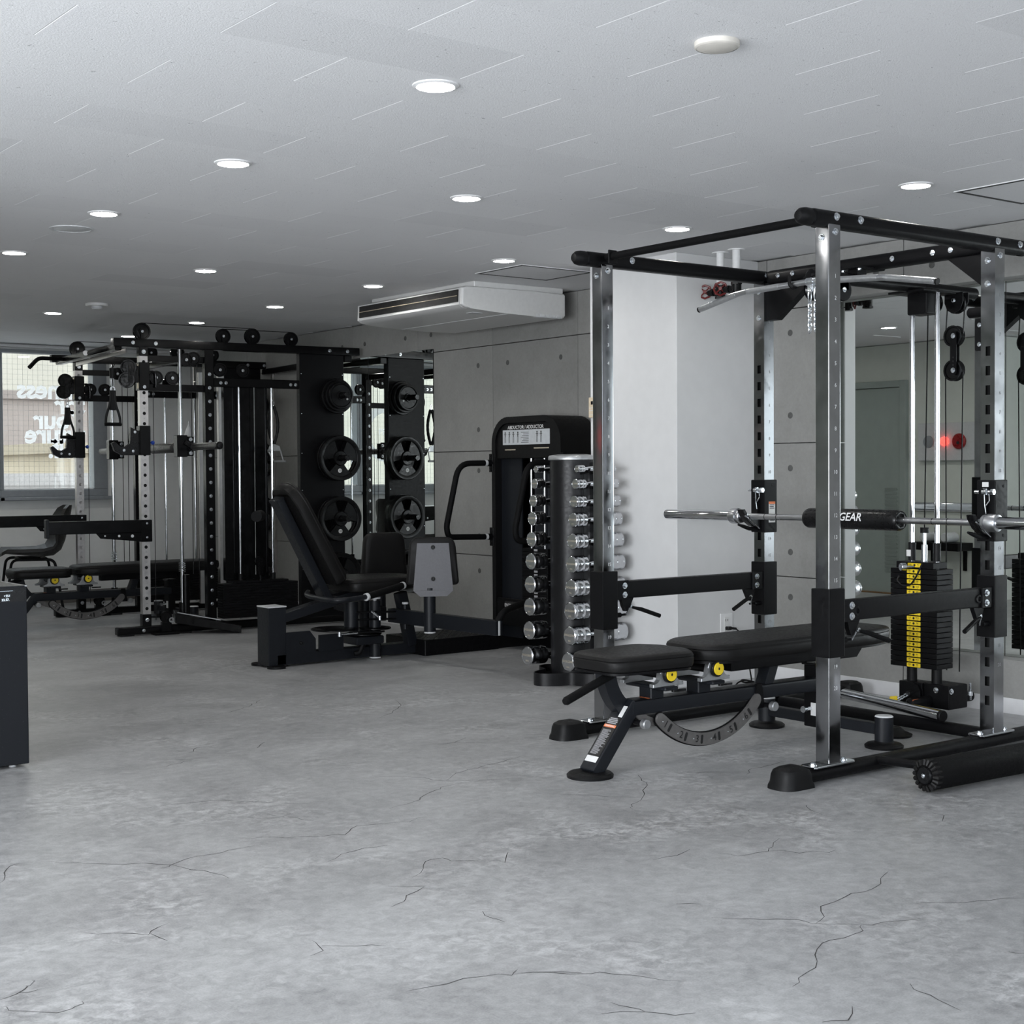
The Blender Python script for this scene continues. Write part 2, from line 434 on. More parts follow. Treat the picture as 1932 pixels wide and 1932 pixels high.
# ------------------------------------------------------------------ the room
XW, YF, ZC = 5.989, 12.8, 2.30
fl = solo('floor', MB().box(-3.2, 6.2, -3.2, 13.0, -.12, 0), 'floor', kind='structure')
CRACKS = [[(1.32,4.12),(1.41,4.29),(1.44,4.29)],[(1.51,4.27),(1.62,4.14),(1.72,4.07),(1.78,4.0),(1.85,4.03),(1.99,4.04),(2.12,4.04)],[(1.78,4.0),(1.81,3.92),(1.84,3.85),(1.85,3.76)],[(1.74,3.98),(1.78,4.0)],[(1.99,4.75),(2.14,4.72),(2.28,4.68),(2.39,4.56),(2.49,4.44)],[(2.06,4.18),(2.2,4.07),(2.36,3.98),(2.46,4.07),(2.51,4.04),(2.61,4.0),(2.68,4.03)],[(2.16,3.74),(2.28,3.8),(2.4,3.79)],[(2.26,3.44),(2.34,3.5),(2.39,3.56),(2.45,3.56),(2.45,3.51),(2.53,3.46),(2.6,3.42)],[(2.56,3.4),(2.64,3.49)],[(2.91,4.68),(3.02,4.58),(3.07,4.46),(3.15,4.38),(3.32,4.31)],[(2.67,4.2),(2.82,4.25),(2.91,4.32),(3.04,4.38),(3.13,4.37)],[(3.08,4.45),(3.15,4.5),(3.19,4.54),(3.38,4.58),(3.61,4.65)],[(3.61,5.78),(3.74,5.87),(3.93,6.06),(3.98,6.2)],[(2.16,3.41),(2.23,3.34),(2.16,3.31),(2.11,3.26),(2.06,3.24)],[(2.23,3.06),(2.21,3.0),(2.22,2.95)],[(1.34,3.54),(1.47,3.43),(1.5,3.46),(1.54,3.48)],[(1.47,3.43),(1.48,3.35)],[(1.76,3.13),(1.76,3.08),(1.74,3.05),(1.7,3.03)],[(1.76,3.08),(1.88,2.98)],[(1.02,3.2),(1.07,3.22),(1.09,3.25),(1.11,3.25),(1.12,3.28)],[(1.07,3.22),(1.11,3.21)],[(1.01,3.16),(1.02,3.12),(1.1,3.05),(1.14,3.05),(1.16,3.08)],[(1.75,2.69),(1.85,2.68),(1.95,2.66),(2.0,2.63),(2.03,2.65)],[(2.02,2.63),(2.09,2.57),(2.13,2.54)],[(2.23,4.36),(2.33,4.32),(2.38,4.21)],[(2.3,4.39),(2.33,4.32)],[(2.34,5.35),(2.44,5.39),(2.51,5.42),(2.43,5.5)],[(2.56,5.56),(2.64,5.64),(2.73,5.65)],[(2.83,5.48),(2.92,5.58)],[(3.08,6.36),(3.25,6.45),(3.5,6.67)],[(3.41,5.1),(3.54,5.05),(3.65,5.12)],[(3.54,5.05),(3.68,4.93)],[(3.68,4.12),(3.69,4.06),(3.61,3.92),(3.53,3.86),(3.45,3.78),(3.33,3.7),(3.31,3.67)],[(3.25,4.02),(3.34,3.92),(3.45,3.78)],[(2.92,3.15),(3.02,3.15),(3.09,3.17)],[(3.12,3.08),(3.15,3.03),(3.26,3.0),(3.31,3.04),(3.4,3.09)],[(3.27,3.01),(3.32,2.94),(3.39,2.89),(3.43,2.89)],[(2.66,2.65),(2.73,2.58),(2.81,2.51),(2.83,2.45),(2.91,2.37)],[(2.83,2.45),(2.89,2.48),(2.96,2.54),(3.06,2.56),(3.19,2.56),(3.28,2.6),(3.36,2.64)],[(2.91,2.37),(2.88,2.34),(2.72,2.33),(2.65,2.29),(2.57,2.23),(2.5,2.2),(2.44,2.18)],[(2.91,2.37),(2.97,2.35),(3.07,2.31)],[(3.17,2.4),(3.27,2.33),(3.35,2.3),(3.43,2.25)],[(2.0,2.63),(2.04,2.62),(2.14,2.53),(2.19,2.49),(2.22,2.43),(2.28,2.35)],[(2.66,2.03),(2.63,1.98),(2.63,1.93),(2.61,1.86)],[(2.0,2.32),(2.08,2.27),(2.12,2.21),(2.16,2.2)],[(2.06,2.36),(2.07,2.32),(2.08,2.27)],[(2.67,2.79),(2.72,2.75)],[(3.81,3.34),(3.76,3.29),(3.75,3.22)],[(4.05,3.0),(4.05,2.96),(3.98,2.91)],[(4.02,3.82),(4.12,3.88),(4.4,3.9)],[(2.33,2.0),(2.38,1.98),(2.45,2.02)],[(3.83,4.03),(4.04,3.87)],[(3.02,2.02),(3.04,1.99)]]

def crack_mesh(mb, L, w):
    P = []
    for a, b in zip(L, L[1:]):
        n = max(2, int(math.dist(a, b)/.035))
        for i in range(n):
            q = i/n; j = .009 if P else 0
            P.append(Vector((a[0]+(b[0]-a[0])*q+random.uniform(-j, j), a[1]+(b[1]-a[1])*q+random.uniform(-j, j), .0006)))
    P.append(Vector((L[-1][0], L[-1][1], .0006)))
    R = []
    for i, p in enumerate(P):
        d = P[min(i+1, len(P)-1)]-P[max(i-1, 0)]; d.normalize(); s_ = Vector((-d.y, d.x, 0))
        ww = w*(.25+.75*math.sin(PI*(i+.4)/(len(P)-.2)))*random.uniform(.6, 1.3)
        R.append((mb.bm.verts.new(p+s_*ww), mb.bm.verts.new(p-s_*ww)))
    for (a, b), (c, d) in zip(R, R[1:]): mb.bm.faces.new((a, b, d, c))
for L in CRACKS:
    if len(L) < 2: continue
    mb = MB(); crack_mesh(mb, L, .0013); child('crack', mb, 'crack', fl, True)
# ceiling: backing slab and separate staggered tiles
ce = solo('ceiling', MB().box(-3.2, 6.2, -3.2, 13.0, ZC+.006, ZC+.12), 'ceil', kind='structure')
TW, TL = .305, .765
def tile_mb(x0, x1, y0, y1, z):
    c = .0013
    return MB().prism([(x0+.0009+c, 0), (x1-.0009-c, 0), (x1-.0009, c), (x1-.0009, .0055), (x0+.0009, .0055), (x0+.0009, c)], (0, y0+.0001, z), (1, 0, 0), (0, 0, 1), (0, y1-y0-.0002, 0))
tile_me = tile_mb(-TL/2, TL/2, -TW/2, TW/2, 0).mesh('tile', 'ceil')
rows = 0
for j in range(39):
    y = 2.285-4*TW+TW*(j+.5); off = 1.345 if j % 2 == 0 else 1.345+TL/2
    for i in range(7):
        x0 = off+TL*i-TL
        if x0+TL < .9 or x0 > XW: continue
        # keep the tiles inside the field of view
        if x0+TL < .30*y-.1 or (y < 2.4 and x0 < 1.6): continue
        x1 = min(x0+TL, XW)
        if x1-x0 < TL-.01:
            o = child('tile', tile_mb(x0, x1, y-TW/2, y+TW/2, ZC), 'ceil', ce)
        else:
            o = bpy.data.objects.new('tile', tile_me); COL.objects.link(o); o.parent = ce
            o.location = (x0+TL/2, y, ZC)
# right-hand wall: backing and single concrete formwork panels
wr = solo('wall_right', MB().box(XW+.11, XW+.3, -3.2, 13.0, 0, ZC), 'conc', kind='structure')
ZJ = [.0, .57, 1.295, 2.02, ZC]
YL = [6.24, 7.146, 8.055, 8.975, 9.89, 10.8, 11.7, 12.8]
YR = [-3.2, 2.0, 2.78, 3.70, 4.615, 5.147, 5.53, 6.24]
g = .0025
for ys in (YL, YR):
    for y0, y1 in zip(ys, ys[1:]):
        zz = ZJ if ys is YL or y1 > 5.2 else [0, .255, None, 2.042, ZC]
        for z0, z1 in zip(zz, zz[1:]):
            if z0 is None or z1 is None: continue
            child('panel', MB().box(XW, XW+(.012 if abs(y0-5.147) < .001 else .11), y0+g, y1-g, z0+g, z1-g, .0015, 1), 'conc', wr)
pl_me = MB().lathe([(0, -.0003), (.0155, -.0003), (.0175, .0006), (.0175, .006)], (0, 0, 0), (1, 0, 0), 16).mesh('tie_plug', 'plug')
for ys in (YL[1:5], [4.615, 5.53]):
    for y in ys:
        for dy in (-.17, .17):
            for z in (2.15, 1.89, 1.445, 1.16, .705, .46):
                if 5.55 < y+dy < 6.3 or (y+dy < 5.07 and .25 < z < 2.05): continue
                o = bpy.data.objects.new('tie_plug', pl_me); COL.objects.link(o); o.parent = wr; o.location = (XW-.0012, y+dy, z)
# pilaster of white plasterboard
XP = 5.365
solo('wall_pilaster', MB().box(XP, XW, 5.592, 6.292, 0, ZC, .003, 1), 'paint', kind='structure')
solo('baseboard_pilaster', MB().box(XP-.006, XP, 5.586, 6.298, 0, .073, .001, 1).box(XP-.006, XW, 5.586, 5.592, 0, .073, .001, 1), 'skirt', kind='structure')
solo('baseboard_right', MB().box(XW-.007, XW, 2.0, 5.586, 0, .073, .001, 1).box(XW-.007, XW, 6.298, 12.8, 0, .073, .001, 1), 'skirt', kind='structure')
# far wall with two windows
wf = solo('wall_far', MB().box(5.13, XW, YF, YF+.2, 0, ZC).box(-3.2, 5.13, YF, YF+.2, 0, .955).box(-3.2, 5.13, YF, YF+.2, 2.25, ZC).box(-3.2, 2.0, YF, YF+.2, .955, 2.25), 'fpaint', kind='structure')
solo('baseboard_far', MB().box(1.2, XW, YF-.008, YF, 0, .11, .001, 1), 'bskirt', kind='structure')
solo('trim_1', MB().box(1.2, XW, YF-.05, YF, 2.268, 2.29, .003, 1), 'white', kind='structure')
def window(n, x0, x1, z0, z1, fa, fb):
    w = solo('window_%d' % n, MB().box(x0, x1, YF-.02, YF+.10, z0, z0+.065, .004, 1).box(x0, x1, YF-.02, YF+.10, z1-.03, z1, .004, 1)
             .box(x0, x0+fa, YF-.02, YF+.10, z0+.065, z1-.03, .004, 1).box(x1-fb, x1, YF-.02, YF+.10, z0+.065, z1-.03, .004, 1), 'alu', kind='structure')
    child('window_pane', MB().box(x0+fa, x1-fb, YF+.05, YF+.056, z0+.065, z1-.03), 'glass', w)
    child('window_sill', MB().box(x0-.02, x1+.02, YF-.07, YF, z0-.03, z0, .004, 1), 'alu', w)
    child('inner_rail', MB().box(x0+fa, x1-fb, YF+.0, YF+.045, z0+.06, z0+.075, .002, 1), 'white', w)
    wires = MB()
    k = x0+fa+.02
    while k < x1-fb-.01:
        wires.box(k, k+.0012, YF+.052, YF+.0535, z0+.065, z1-.03); k += .045
    k = z0+.09
    while k < z1-.04:
        wires.box(x0+fa, x1-fb, YF+.052, YF+.0535, k, k+.0012); k += .045
    child('wire_mesh', wires, 'alu', w, True, kind='stuff')
    return w
w1 = window(1, 4.16, 5.13, .955, 2.25, .03, .13)
w2 = window(2, 2.0, 4.16, .955, 2.25, .05, .035)
lt = MB()
for s_, z in (('Fitness', 1.902), ('for', 1.770), ('Your', 1.634), ('future', 1.505), ('self.', 1.375)):
    lt.text(s_, (4.945, YF+.047, z), (-1, 0, 0), (0, 0, 1), .235, .028, align='LEFT', space=.95)
child('lettering', lt, 'film', w1, True)
lg = MB(); lg.ring((3.79, YF+.047, 1.56), (0, -1, 0), .215, .30, 0, .002, 40); child('ring_emblem', lg, 'film', w2, True)
lg = MB(); lg.text('PRI', (3.89, YF+.047, 1.57), (-1, 0, 0), (0, 0, 1), .085, .018, align='LEFT'); child('lettering', lg, 'film', w2, True)
# left wall (seen only in the mirror), with door, alarm box and rail
XL = 1.2
wl = solo('wall_left', MB().box(XL-.15, XL, 7.5, 12.8, 0, ZC).box(.2, XL-.15, 7.5, 7.65, 0, ZC).box(.05, .2, 5.4, 7.65, 0, ZC).box(-3.2, .2, 5.25, 5.4, 0, ZC), 'gpaint', kind='structure')
d1 = solo('door_1', MB().box(XL, XL+.04, 8.47, 9.27, .01, 1.90, .003, 1), 'doorp', kind='structure')
child('door_frame', MB().box(XL, XL+.05, 8.4, 8.465, 0, 1.965, .003, 1).box(XL, XL+.05, 9.275, 9.34, 0, 1.965, .003, 1).box(XL, XL+.05, 8.465, 9.275, 1.905, 1.965, .003, 1), 'doorp', d1)
for k in range(22):
    z = .20+k*.036
    child('louvre_slat', MB().poly8([(XL+.04, 8.495, z), (XL+.044, 8.495, z), (XL+.044, 8.63, z), (XL+.04, 8.63, z), (XL+.04, 8.495, z+.012), (XL+.052, 8.495, z+.022), (XL+.052, 8.63, z+.022), (XL+.04, 8.63, z+.012)]), 'doorp', d1)
child('threshold', MB().box(XL, XL+.08, 8.47, 9.27, 0, .012, .002, 1), 'wood', d1)
solo('trim_2', MB().box(XL, XL+.03, 7.5, 8.31, .77, .80, .003, 1).box(.2, .23, 5.4, 7.5, .77, .80, .003, 1), 'skirt', kind='structure')
solo('baseboard_left', MB().box(XL, XL+.008, 7.5, 8.4, 0, .073).box(XL, XL+.008, 9.34, 12.8, 0, .073), 'skirt', kind='structure')
# walls behind the camera with glazing openings
wb = solo('wall_back', MB().box(-3.2, 6.2, -3.2, -3.0, 0, .28).box(-3.2, 6.2, -3.2, -3.0, 2.22, ZC).box(5.25, 6.2, -3.2, -3.0, .28, 2.22).box(-3.2, -2.45, -3.2, -3.0, .28, 2.22), 'paint', kind='structure')
ws = solo('wall_side', MB().box(-3.2, -3.0, -3.0, 5.4, 0, .28).box(-3.2, -3.0, -3.0, 5.4, 2.22, ZC).box(-3.2, -3.0, 4.55, 5.4, .28, 2.22).box(-3.2, -3.0, -3.0, -2.15, .28, 2.22), 'paint', kind='structure')
w3 = solo('window_3', MB().box(-2.45, 5.25, -3.08, -3.0, .28, .34).box(-2.45, 5.25, -3.08, -3.0, 2.16, 2.22), 'alu', kind='structure')
for k in range(6): child('mullion', MB().box(-2.45+k*1.53, -2.40+k*1.53, -3.08, -3.0, .34, 2.16), 'alu', w3)
w4 = solo('window_4', MB().box(-3.08, -3.0, -2.15, 4.55, .28, .34).box(-3.08, -3.0, -2.15, 4.55, 2.16, 2.22), 'alu', kind='structure')
for k in range(6): child('mullion', MB().box(-3.08, -3.0, -2.15+k*1.33, -2.10+k*1.33, .34, 2.16), 'alu', w4)
# mirrors on the right-hand wall
def mirror(n, y0, y1, z0, z1, label, dx=0):
    T = Thing(n, label, 'mirror', (XW-.004+dx, (y0+y1)/2, z0))
    T.part('mirror_pane', MB().box(XW-.006+dx, XW-.001+dx, y0, y1, z0, z1), 'mirror', flat=True)
    for y in (y0-.0015, y1): T.part('edge_trim', MB().box(XW-.0065+dx, XW+dx, y, y+.0015, z0, z1), 'dark', flat=True)
mirror('wall_mirror', 8.773, 9.66, .255, 2.045, 'tall wall mirror beside the concrete wall, showing the black cable machine from behind')
mirror('wall_mirror', 9.664, 10.55, .255, 2.045, 'tall wall mirror mostly hidden behind the black plate storage panel')
mirror('wall_mirror', 4.10, 5.45, .255, 2.04, 'tall wall mirror behind the weight stack reflecting the grey door', .106)
mirror('wall_mirror', 2.80, 4.096, .255, 2.04, 'tall wall mirror at the right edge behind the rack upright', .106)
# outdoors seen through the far window
gx = solo('floor_outdoor', MB().box(-60, 80, 13.2, 140, -6.2, -6.0), pm('asphalt_outside', (.25, .25, .25), .9), kind='structure')
def building(label, x0, x1, y0, y1, z1, col, wins, wc):
    T = Thing('building', label, 'building', ((x0+x1)/2, y0, -6.0), group='buildings outside the far window')
    T.part('wall', MB().box(x0, x1, y0, y1, -6.0, z1), pm('render_'+label.split()[0], col, .9, 0, .06, 1))
    T.part('parapet', MB().box(x0-.1, x1+.1, y0-.1, y1, z1, z1+.15), pm('parapet_'+label.split()[0], tuple(c*.8 for c in col), .9))
    for (a, b, c, d) in wins:
        w = T.part('window', MB().box(a, b, y0-.04, y0, c, d), 'alu')
        T.part('pane', MB().box(a+.06, b-.06, y0-.06, y0-.04, c+.06, d-.06), pm('pane_'+label.split()[0], wc, .2), w)
building('cream rendered block filling the upper part of the far window', -45, 30, 34, 42, 12, (.60, .555, .465), [(9, 9.8, 2.2, 2.7)], (.30, .33, .36))
building('brown low building under the cream block outside', 5, 18, 26, 30, 2.5, (.36, .30, .265), [(9.2, 10.1, .6, 1.5), (10.6, 11.3, .6, 1.5)], (.35, .36, .38))
building('yellowish small house at the foot of the far window', 7.35, 8.15, 20, 23, 1.45, (.55, .47, .35), [(7.5, 7.85, .85, 1.15)], (.30, .34, .38))
building('grey roofed shed left of the yellowish house outside', 4.6, 12.5, 18.4, 19.6, 1.02, (.40, .37, .345), [(6.1, 6.6, .55, .85), (6.9, 7.3, .55, .85)], (.35, .4, .45))
# ------------------------------------------------------------------ ceiling fittings
def downlight_proto():
    T = Thing('downlight', 'x', 'downlight', (0, 0, ZC))
    T.part('trim_ring', MB().lathe([(.056, 2.2945), (.0585, 2.2930), (.069, 2.2965), (.070, ZC), (.056, ZC), (.056, 2.2945)], (0, 0, 0), (0, 0, 1), 32), 'white')
    T.part('lens', MB().lathe([(0, 2.2952), (.056, 2.2952), (.056, ZC), (0, ZC)], (0, 0, 0), (0, 0, 1), 32), 'lens')
    return T.r
DL = [((2.475, 3.603), 'lit round downlight nearest the camera, above the open floor'),
      ((2.479, 4.935), 'second highest lit downlight, upper left over the open floor'),
      ((3.583, 4.995), 'lit round downlight at centre, above and left of the rack pull-up bar'),
      ((2.491, 6.211), 'lit round downlight just above the flush ceiling vent at left'),
      ((2.551, 7.565), 'lit round downlight at the left edge of the ceiling'),
      ((3.651, 7.623), 'lit round downlight midway between the vent and the air conditioner'),
      ((4.907, 3.720), 'lit round downlight beside the right-hand ceiling hatch'),
      ((4.851, 5.047), 'lit round downlight above the pull-up bar, left of its bull-nosed end'),
      ((4.801, 6.347), 'lit round downlight directly in front of the hatch over the air conditioner'),
      ((4.789, 7.668), 'lit round downlight just left of the air conditioner'),
      ((4.823, 8.995), 'lit round downlight above the right end of the black cable machine'),
      ((4.837, 10.267), 'lit round downlight above the middle of the black cable machine'),
      ((3.715, 10.223), 'lit round downlight left of the smoke detector'),
      ((4.84, 11.58), 'lit round downlight half hidden behind a pulley of the black machine'),
      ((3.70, 11.58), 'unseen downlight added before the far window to brighten the far wall'),  # this and the next two are unseen lamps added to brighten the walls
      ((2.50, 8.93), 'unseen downlight added by the grey door to brighten the left wall'),
      ((2.50, 10.25), 'unseen downlight added beyond the grey door to brighten the walls there')]
p0 = downlight_proto()
for i, ((x, y), lab) in enumerate(DL):
    o = p0 if i == 0 else copy_tree(p0)
    o.location = (x, y, ZC); o['label'] = lab; o['group'] = 'ceiling downlights'
T = Thing('ceiling_speaker', 'cream round ceiling disc near the top right of the ceiling', 'speaker', (2.84, 2.80, ZC))
T.part('rim', MB().lathe([(.056, 2.284), (.061, 2.287), (.061, ZC), (.05, ZC)], (2.84, 2.80, 0), (0, 0, 1), 36), 'cream')
T.part('cover', MB().lathe([(0, 2.280), (.045, 2.281), (.056, 2.285), (.056, ZC), (0, ZC)], (2.84, 2.80, 0), (0, 0, 1), 36), 'cream')
T = Thing('ceiling_vent', 'flush round grey ceiling vent at left between two downlights', 'vent', (2.525, 6.69, ZC))
T.part('rim', MB().ring((2.525, 6.69, 2.296), (0, 0, 1), .088, .10, 0, .004, 36), 'wcap')
T.part('cover', MB().lathe([(0, 2.2965), (.08, 2.2975), (.088, ZC), (0, ZC)], (2.525, 6.69, 0), (0, 0, 1), 36), 'wcap')
T = Thing('smoke_detector', 'small white smoke detector on the far left ceiling', 'smoke detector', (3.762, 9.522, ZC))
T.part('base', MB().lathe([(0, 2.282), (.072, 2.282), (.076, 2.29), (.076, ZC), (0, ZC)], (3.762, 9.522, 0), (0, 0, 1), 28), 'acw')
T.part('chamber', MB().lathe([(0, 2.262), (.028, 2.262), (.036, 2.270), (.036, 2.282), (0, 2.282)], (3.762, 9.522, 0), (0, 0, 1), 24), 'wcap')
for n, (x0, x1, y0, y1), lab in (('ceiling_hatch', (4.98, 5.50, 6.42, 6.85), 'ceiling access hatch with dark edge above the air conditioner'),
                                  ('ceiling_hatch', (5.156, 5.62, 3.20, 3.708), 'ceiling access hatch cut off by the right edge of the photo')):
    T = Thing(n, lab, 'hatch', ((x0+x1)/2, (y0+y1)/2, ZC), group='ceiling access hatches')
    f = .016
    T.part('frame', MB().box(x0, x1, y0, y0+f, 2.2955, ZC).box(x0, x1, y1-f, y1, 2.2955, ZC).box(x0, x0+f, y0+f, y1-f, 2.2955, ZC).box(x1-f, x1, y0+f, y1-f, 2.2955, ZC), 'hatchedge')
    T.part('panel', MB().box(x0+f, x1-f, y0+f, y1-f, 2.297, ZC, .0008, 1), 'ceil')
    T.part('outer_lip', MB().box(x0-.006, x0, y0-.006, y1+.006, 2.2965, ZC).box(x0, x1, y1, y1+.006, 2.2965, ZC).box(x0, x1, y0-.006, y0, 2.2965, ZC).box(x1, x1+.006, y0-.006, y1+.006, 2.2965, ZC), 'white')
# air conditioner hung under the ceiling
T = Thing('air_conditioner', 'white ceiling-hung air conditioner in front of the concrete wall', 'air conditioner', (5.45, 7.68, ZC))
y0, y1 = 7.10, 8.30
prof = [(5.055, 2.152), (5.06, 2.250), (5.085, 2.262), (5.60, 2.264), (5.845, 2.264), (5.855, 2.252), (5.855, 2.128), (5.84, 2.112), (5.60, 2.110), (5.30, 2.118), (5.12, 2.130), (5.075, 2.138)]
body = MB().prism([(x, z) for x, z in prof], (0, y0+.035, 0), (1, 0, 0), (0, 0, 1), (0, y1-y0-.07, 0), 0)
b_ = T.part('body', body, 'acw')
for a, s_ in ((y0, 1), (y1, -1)):
    cap = MB().prism([(x, z) for x, z in prof], (0, a, 0), (1, 0, 0), (0, 0, 1), (0, s_*.035, 0), .012, 3)
    T.part('end_cap', cap, 'acw')
T.part('mounting_bracket', MB().box(5.16, 5.85, y0+.02, y1-.02, 2.264, ZC, .004, 1), 'acw')
lv = T.part('outlet_recess', MB().poly8([(5.048, y0+.04, 2.168), (5.07, y0+.04, 2.168), (5.07, y1-.04, 2.168), (5.048, y1-.04, 2.168), (5.051, y0+.04, 2.242), (5.07, y0+.04, 2.242), (5.07, y1-.04, 2.242), (5.051, y1-.04, 2.242)]), 'dark')
T.part('louvre', MB().poly8([(5.044, y0+.045, 2.203), (5.049, y0+.045, 2.202), (5.049, y1-.045, 2.202), (5.044, y1-.045, 2.203), (5.0445, y0+.045, 2.2055), (5.050, y0+.045, 2.206), (5.050, y1-.045, 2.206), (5.0445, y1-.045, 2.2055)]), 'beige', lv)
T.part('seam', MB().box(5.40, 5.406, y0+.01, y1-.01, 2.113, 2.1165), 'wcap', b_)
gr = MB()
for k in range(22):
    x = 5.62+k*.0095
    gr.box(x, x+.004, y0-.003, y0+.03, 2.108, 2.128, .001, 1)
T.part('side_grille', gr, 'wcap', kind='stuff')
T.part('name_plate', MB().box(5.2, 5.34, y0+.1, y0+.16, 2.119, 2.1225), 'wcap', b_)
# sprinkler pipes and red hand wheels
def wheel(mb, c, d, r):
    D, u, w = ortho(d); c = Vector(c)
    n = 24; pts = []
    for i in range(n):
        a = 2*PI*i/n; rr = r*(1+.06*math.cos(8*a)); pts.append(c+(u*math.cos(a)+w*math.sin(a))*rr)
    mb.tube(pts, r*.16, 7, True)
    for k in range(4):
        a = PI/4+PI/2*k; mb.tube([c, c+(u*math.cos(a)+w*math.sin(a))*r*.95], r*.12, 6)
    mb.cyl(c-D*r*.3, c+D*r*.3, r*.28, 10)
for nm, px, py, zb, vx, lab in (('valve_pipe', 5.575, 5.475, 2.115, 5.40, 'white ceiling pipe ending in a dark valve with red hand wheel, farther of the pair'), ('valve_pipe', 5.56, 5.345, 2.118, 5.40, 'white ceiling pipe ending in a dark valve with red hand wheel, nearer of the pair')):
    T = Thing(nm, lab, 'valve', (px, py, ZC), group='valve pipes by the pilaster')
    T.part('pipe', MB().cyl((px, py, zb), (px, py, ZC), .021, 18), 'pipe')
    T.part('ceiling_collar', MB().lathe([(.021, 2.297), (.045, 2.295), (.045, ZC), (.021, ZC)], (px, py, 0), (0, 0, 1), 24), 'pipe')
    vb = MB().cyl((px, py, zb-.05), (px, py, zb+.01), .026, 14).cyl((px, py, zb-.058), (px, py, zb-.046), .03, 6).cyl((px, py, zb), (px, py, zb+.014), .03, 6)
    vb.cyl((px, py+.02, zb-.02), (px, py+.085, zb-.02), .016, 12).cyl((px, py+.045, zb-.02), (px, py+.06, zb-.02), .022, 6)
    T.part('valve_body', vb, 'iron')
    w_ = MB(); wheel(w_, (px-.01, py+.105, zb-.012), (-.75, -.6, .1), .034); T.part('hand_wheel', w_, 'red')
# wall outlet with plug and cord on the pilaster side
T = Thing('wall_outlet', 'white double wall outlet low on the white pilaster', 'outlet', (5.73, 5.592, .31))
T.part('face_plate', MB().box(5.683, 5.776, 5.5855, 5.592, .252, .372, .003, 2), 'white')
T.part('socket_insert', MB().box(5.708, 5.748, 5.583, 5.5856, .272, .352, .002, 1), 'acw')
for z in (.335,): T.part('slots', MB().box(5.718, 5.721, 5.5822, 5.5832, z-.006, z+.006).box(5.733, 5.736, 5.5822, 5.5832, z-.006, z+.006), 'dark')
T = Thing('extension_lead', 'black power cord plugged into the pilaster outlet, coiled on the floor', 'cord', (5.73, 5.5, 0))
T.part('plug', MB().box(5.712, 5.742, 5.555, 5.583, .282, .302, .004, 1).cyl((5.742, 5.565, .292), (5.775, 5.56, .287), .007, 8), 'plastic')
cp = [(5.77, 5.56, .288), (5.80, 5.54, .26), (5.815, 5.52, .2), (5.81, 5.50, .10), (5.78, 5.45, .02), (5.70, 5.38, .006)]
for k in range(30):
    a = k*.55; cp.append((5.62+.09*math.cos(a)+.002*k, 5.32+.07*math.sin(a), .006+.004*(k//6)+.03*max(0, math.sin(a*1.3))))
cp += [(5.75, 5.28, .006), (5.85, 5.2, .006)]
T.part('cable', MB().tube(fillet(cp, .04, 3), .0042, 6), 'rubber')
# remote controller on the pilaster front
T = Thing('wall_controller', 'beige air-conditioner controller on the pilaster front', 'controller', (XP, 6.266, 1.5))
c_ = T.part('case', MB().box(XP-.018, XP, 6.236, 6.288, 1.452, 1.566, .003, 1), 'beige')
T.part('display', MB().box(XP-.0195, XP-.0175, 6.242, 6.266, 1.525, 1.545), 'plastic', c_)
for z in (1.505, 1.49, 1.466): T.part('button', MB().box(XP-.0192, XP-.0178, 6.242, 6.28, z, z+.003), 'wcap', c_)
# fire alarm station on the left wall (mirror view)
T = Thing('fire_alarm_panel', 'grey fire alarm panel with red lamp and red call button, in the mirror', 'alarm', (XL, 7.96, 1.22))
T.part('box', MB().box(XL, XL+.05, 7.656, 8.262, 1.225, 1.561, .003, 1), 'doorp' if 0 else 'wcap')
T.part('sounder', MB().lathe([(0, .0), (.055, 0), (.055, .006), (.0, .008)], (XL+.05, 8.143, 1.395), (1, 0, 0), 24), 'alu')
T.part('lamp', MB().lathe([(.042, 0), (.040, .02), (.025, .045), (0, .055)], (XL+.05, 7.97, 1.395), (1, 0, 0), 20), 'lamp_red')
cb = T.part('call_point', MB().lathe([(0, 0), (.07, 0), (.07, .012), (.06, .022), (0, .022)], (XL+.05, 7.817, 1.393), (1, 0, 0), 28), 'alarm')
T.part('button', MB().lathe([(0, .022), (.014, .022), (.014, .028), (0, .028)], (XL+.05, 7.817, 1.38), (1, 0, 0), 14), 'print', cb)
T = Thing('wall_shelf', 'small black wall shelf with two rolled towels, in the mirror', 'shelf', (XL, 7.96, .4))
T.part('board', MB().box(XL, XL+.22, 7.71, 8.21, .43, .50, .003, 1), 'black')
for y in (7.77, 8.11): T.part('bracket', MB().box(XL, XL+.02, y, y+.03, .25, .43), 'black')
for k, (y, lab) in enumerate(((8.09, 'rolled white towel, left one on the black shelf in the mirror'), (7.87, 'rolled white towel, right one on the black shelf in the mirror'))):
    solo('towel', MB().cyl((XL+.03, y, .545), (XL+.20, y, .545), .045, 18, ch=.012), 'wcap', lab, 'towel', 'rolled towels on the shelf', loc=(XL+.11, y, .50))
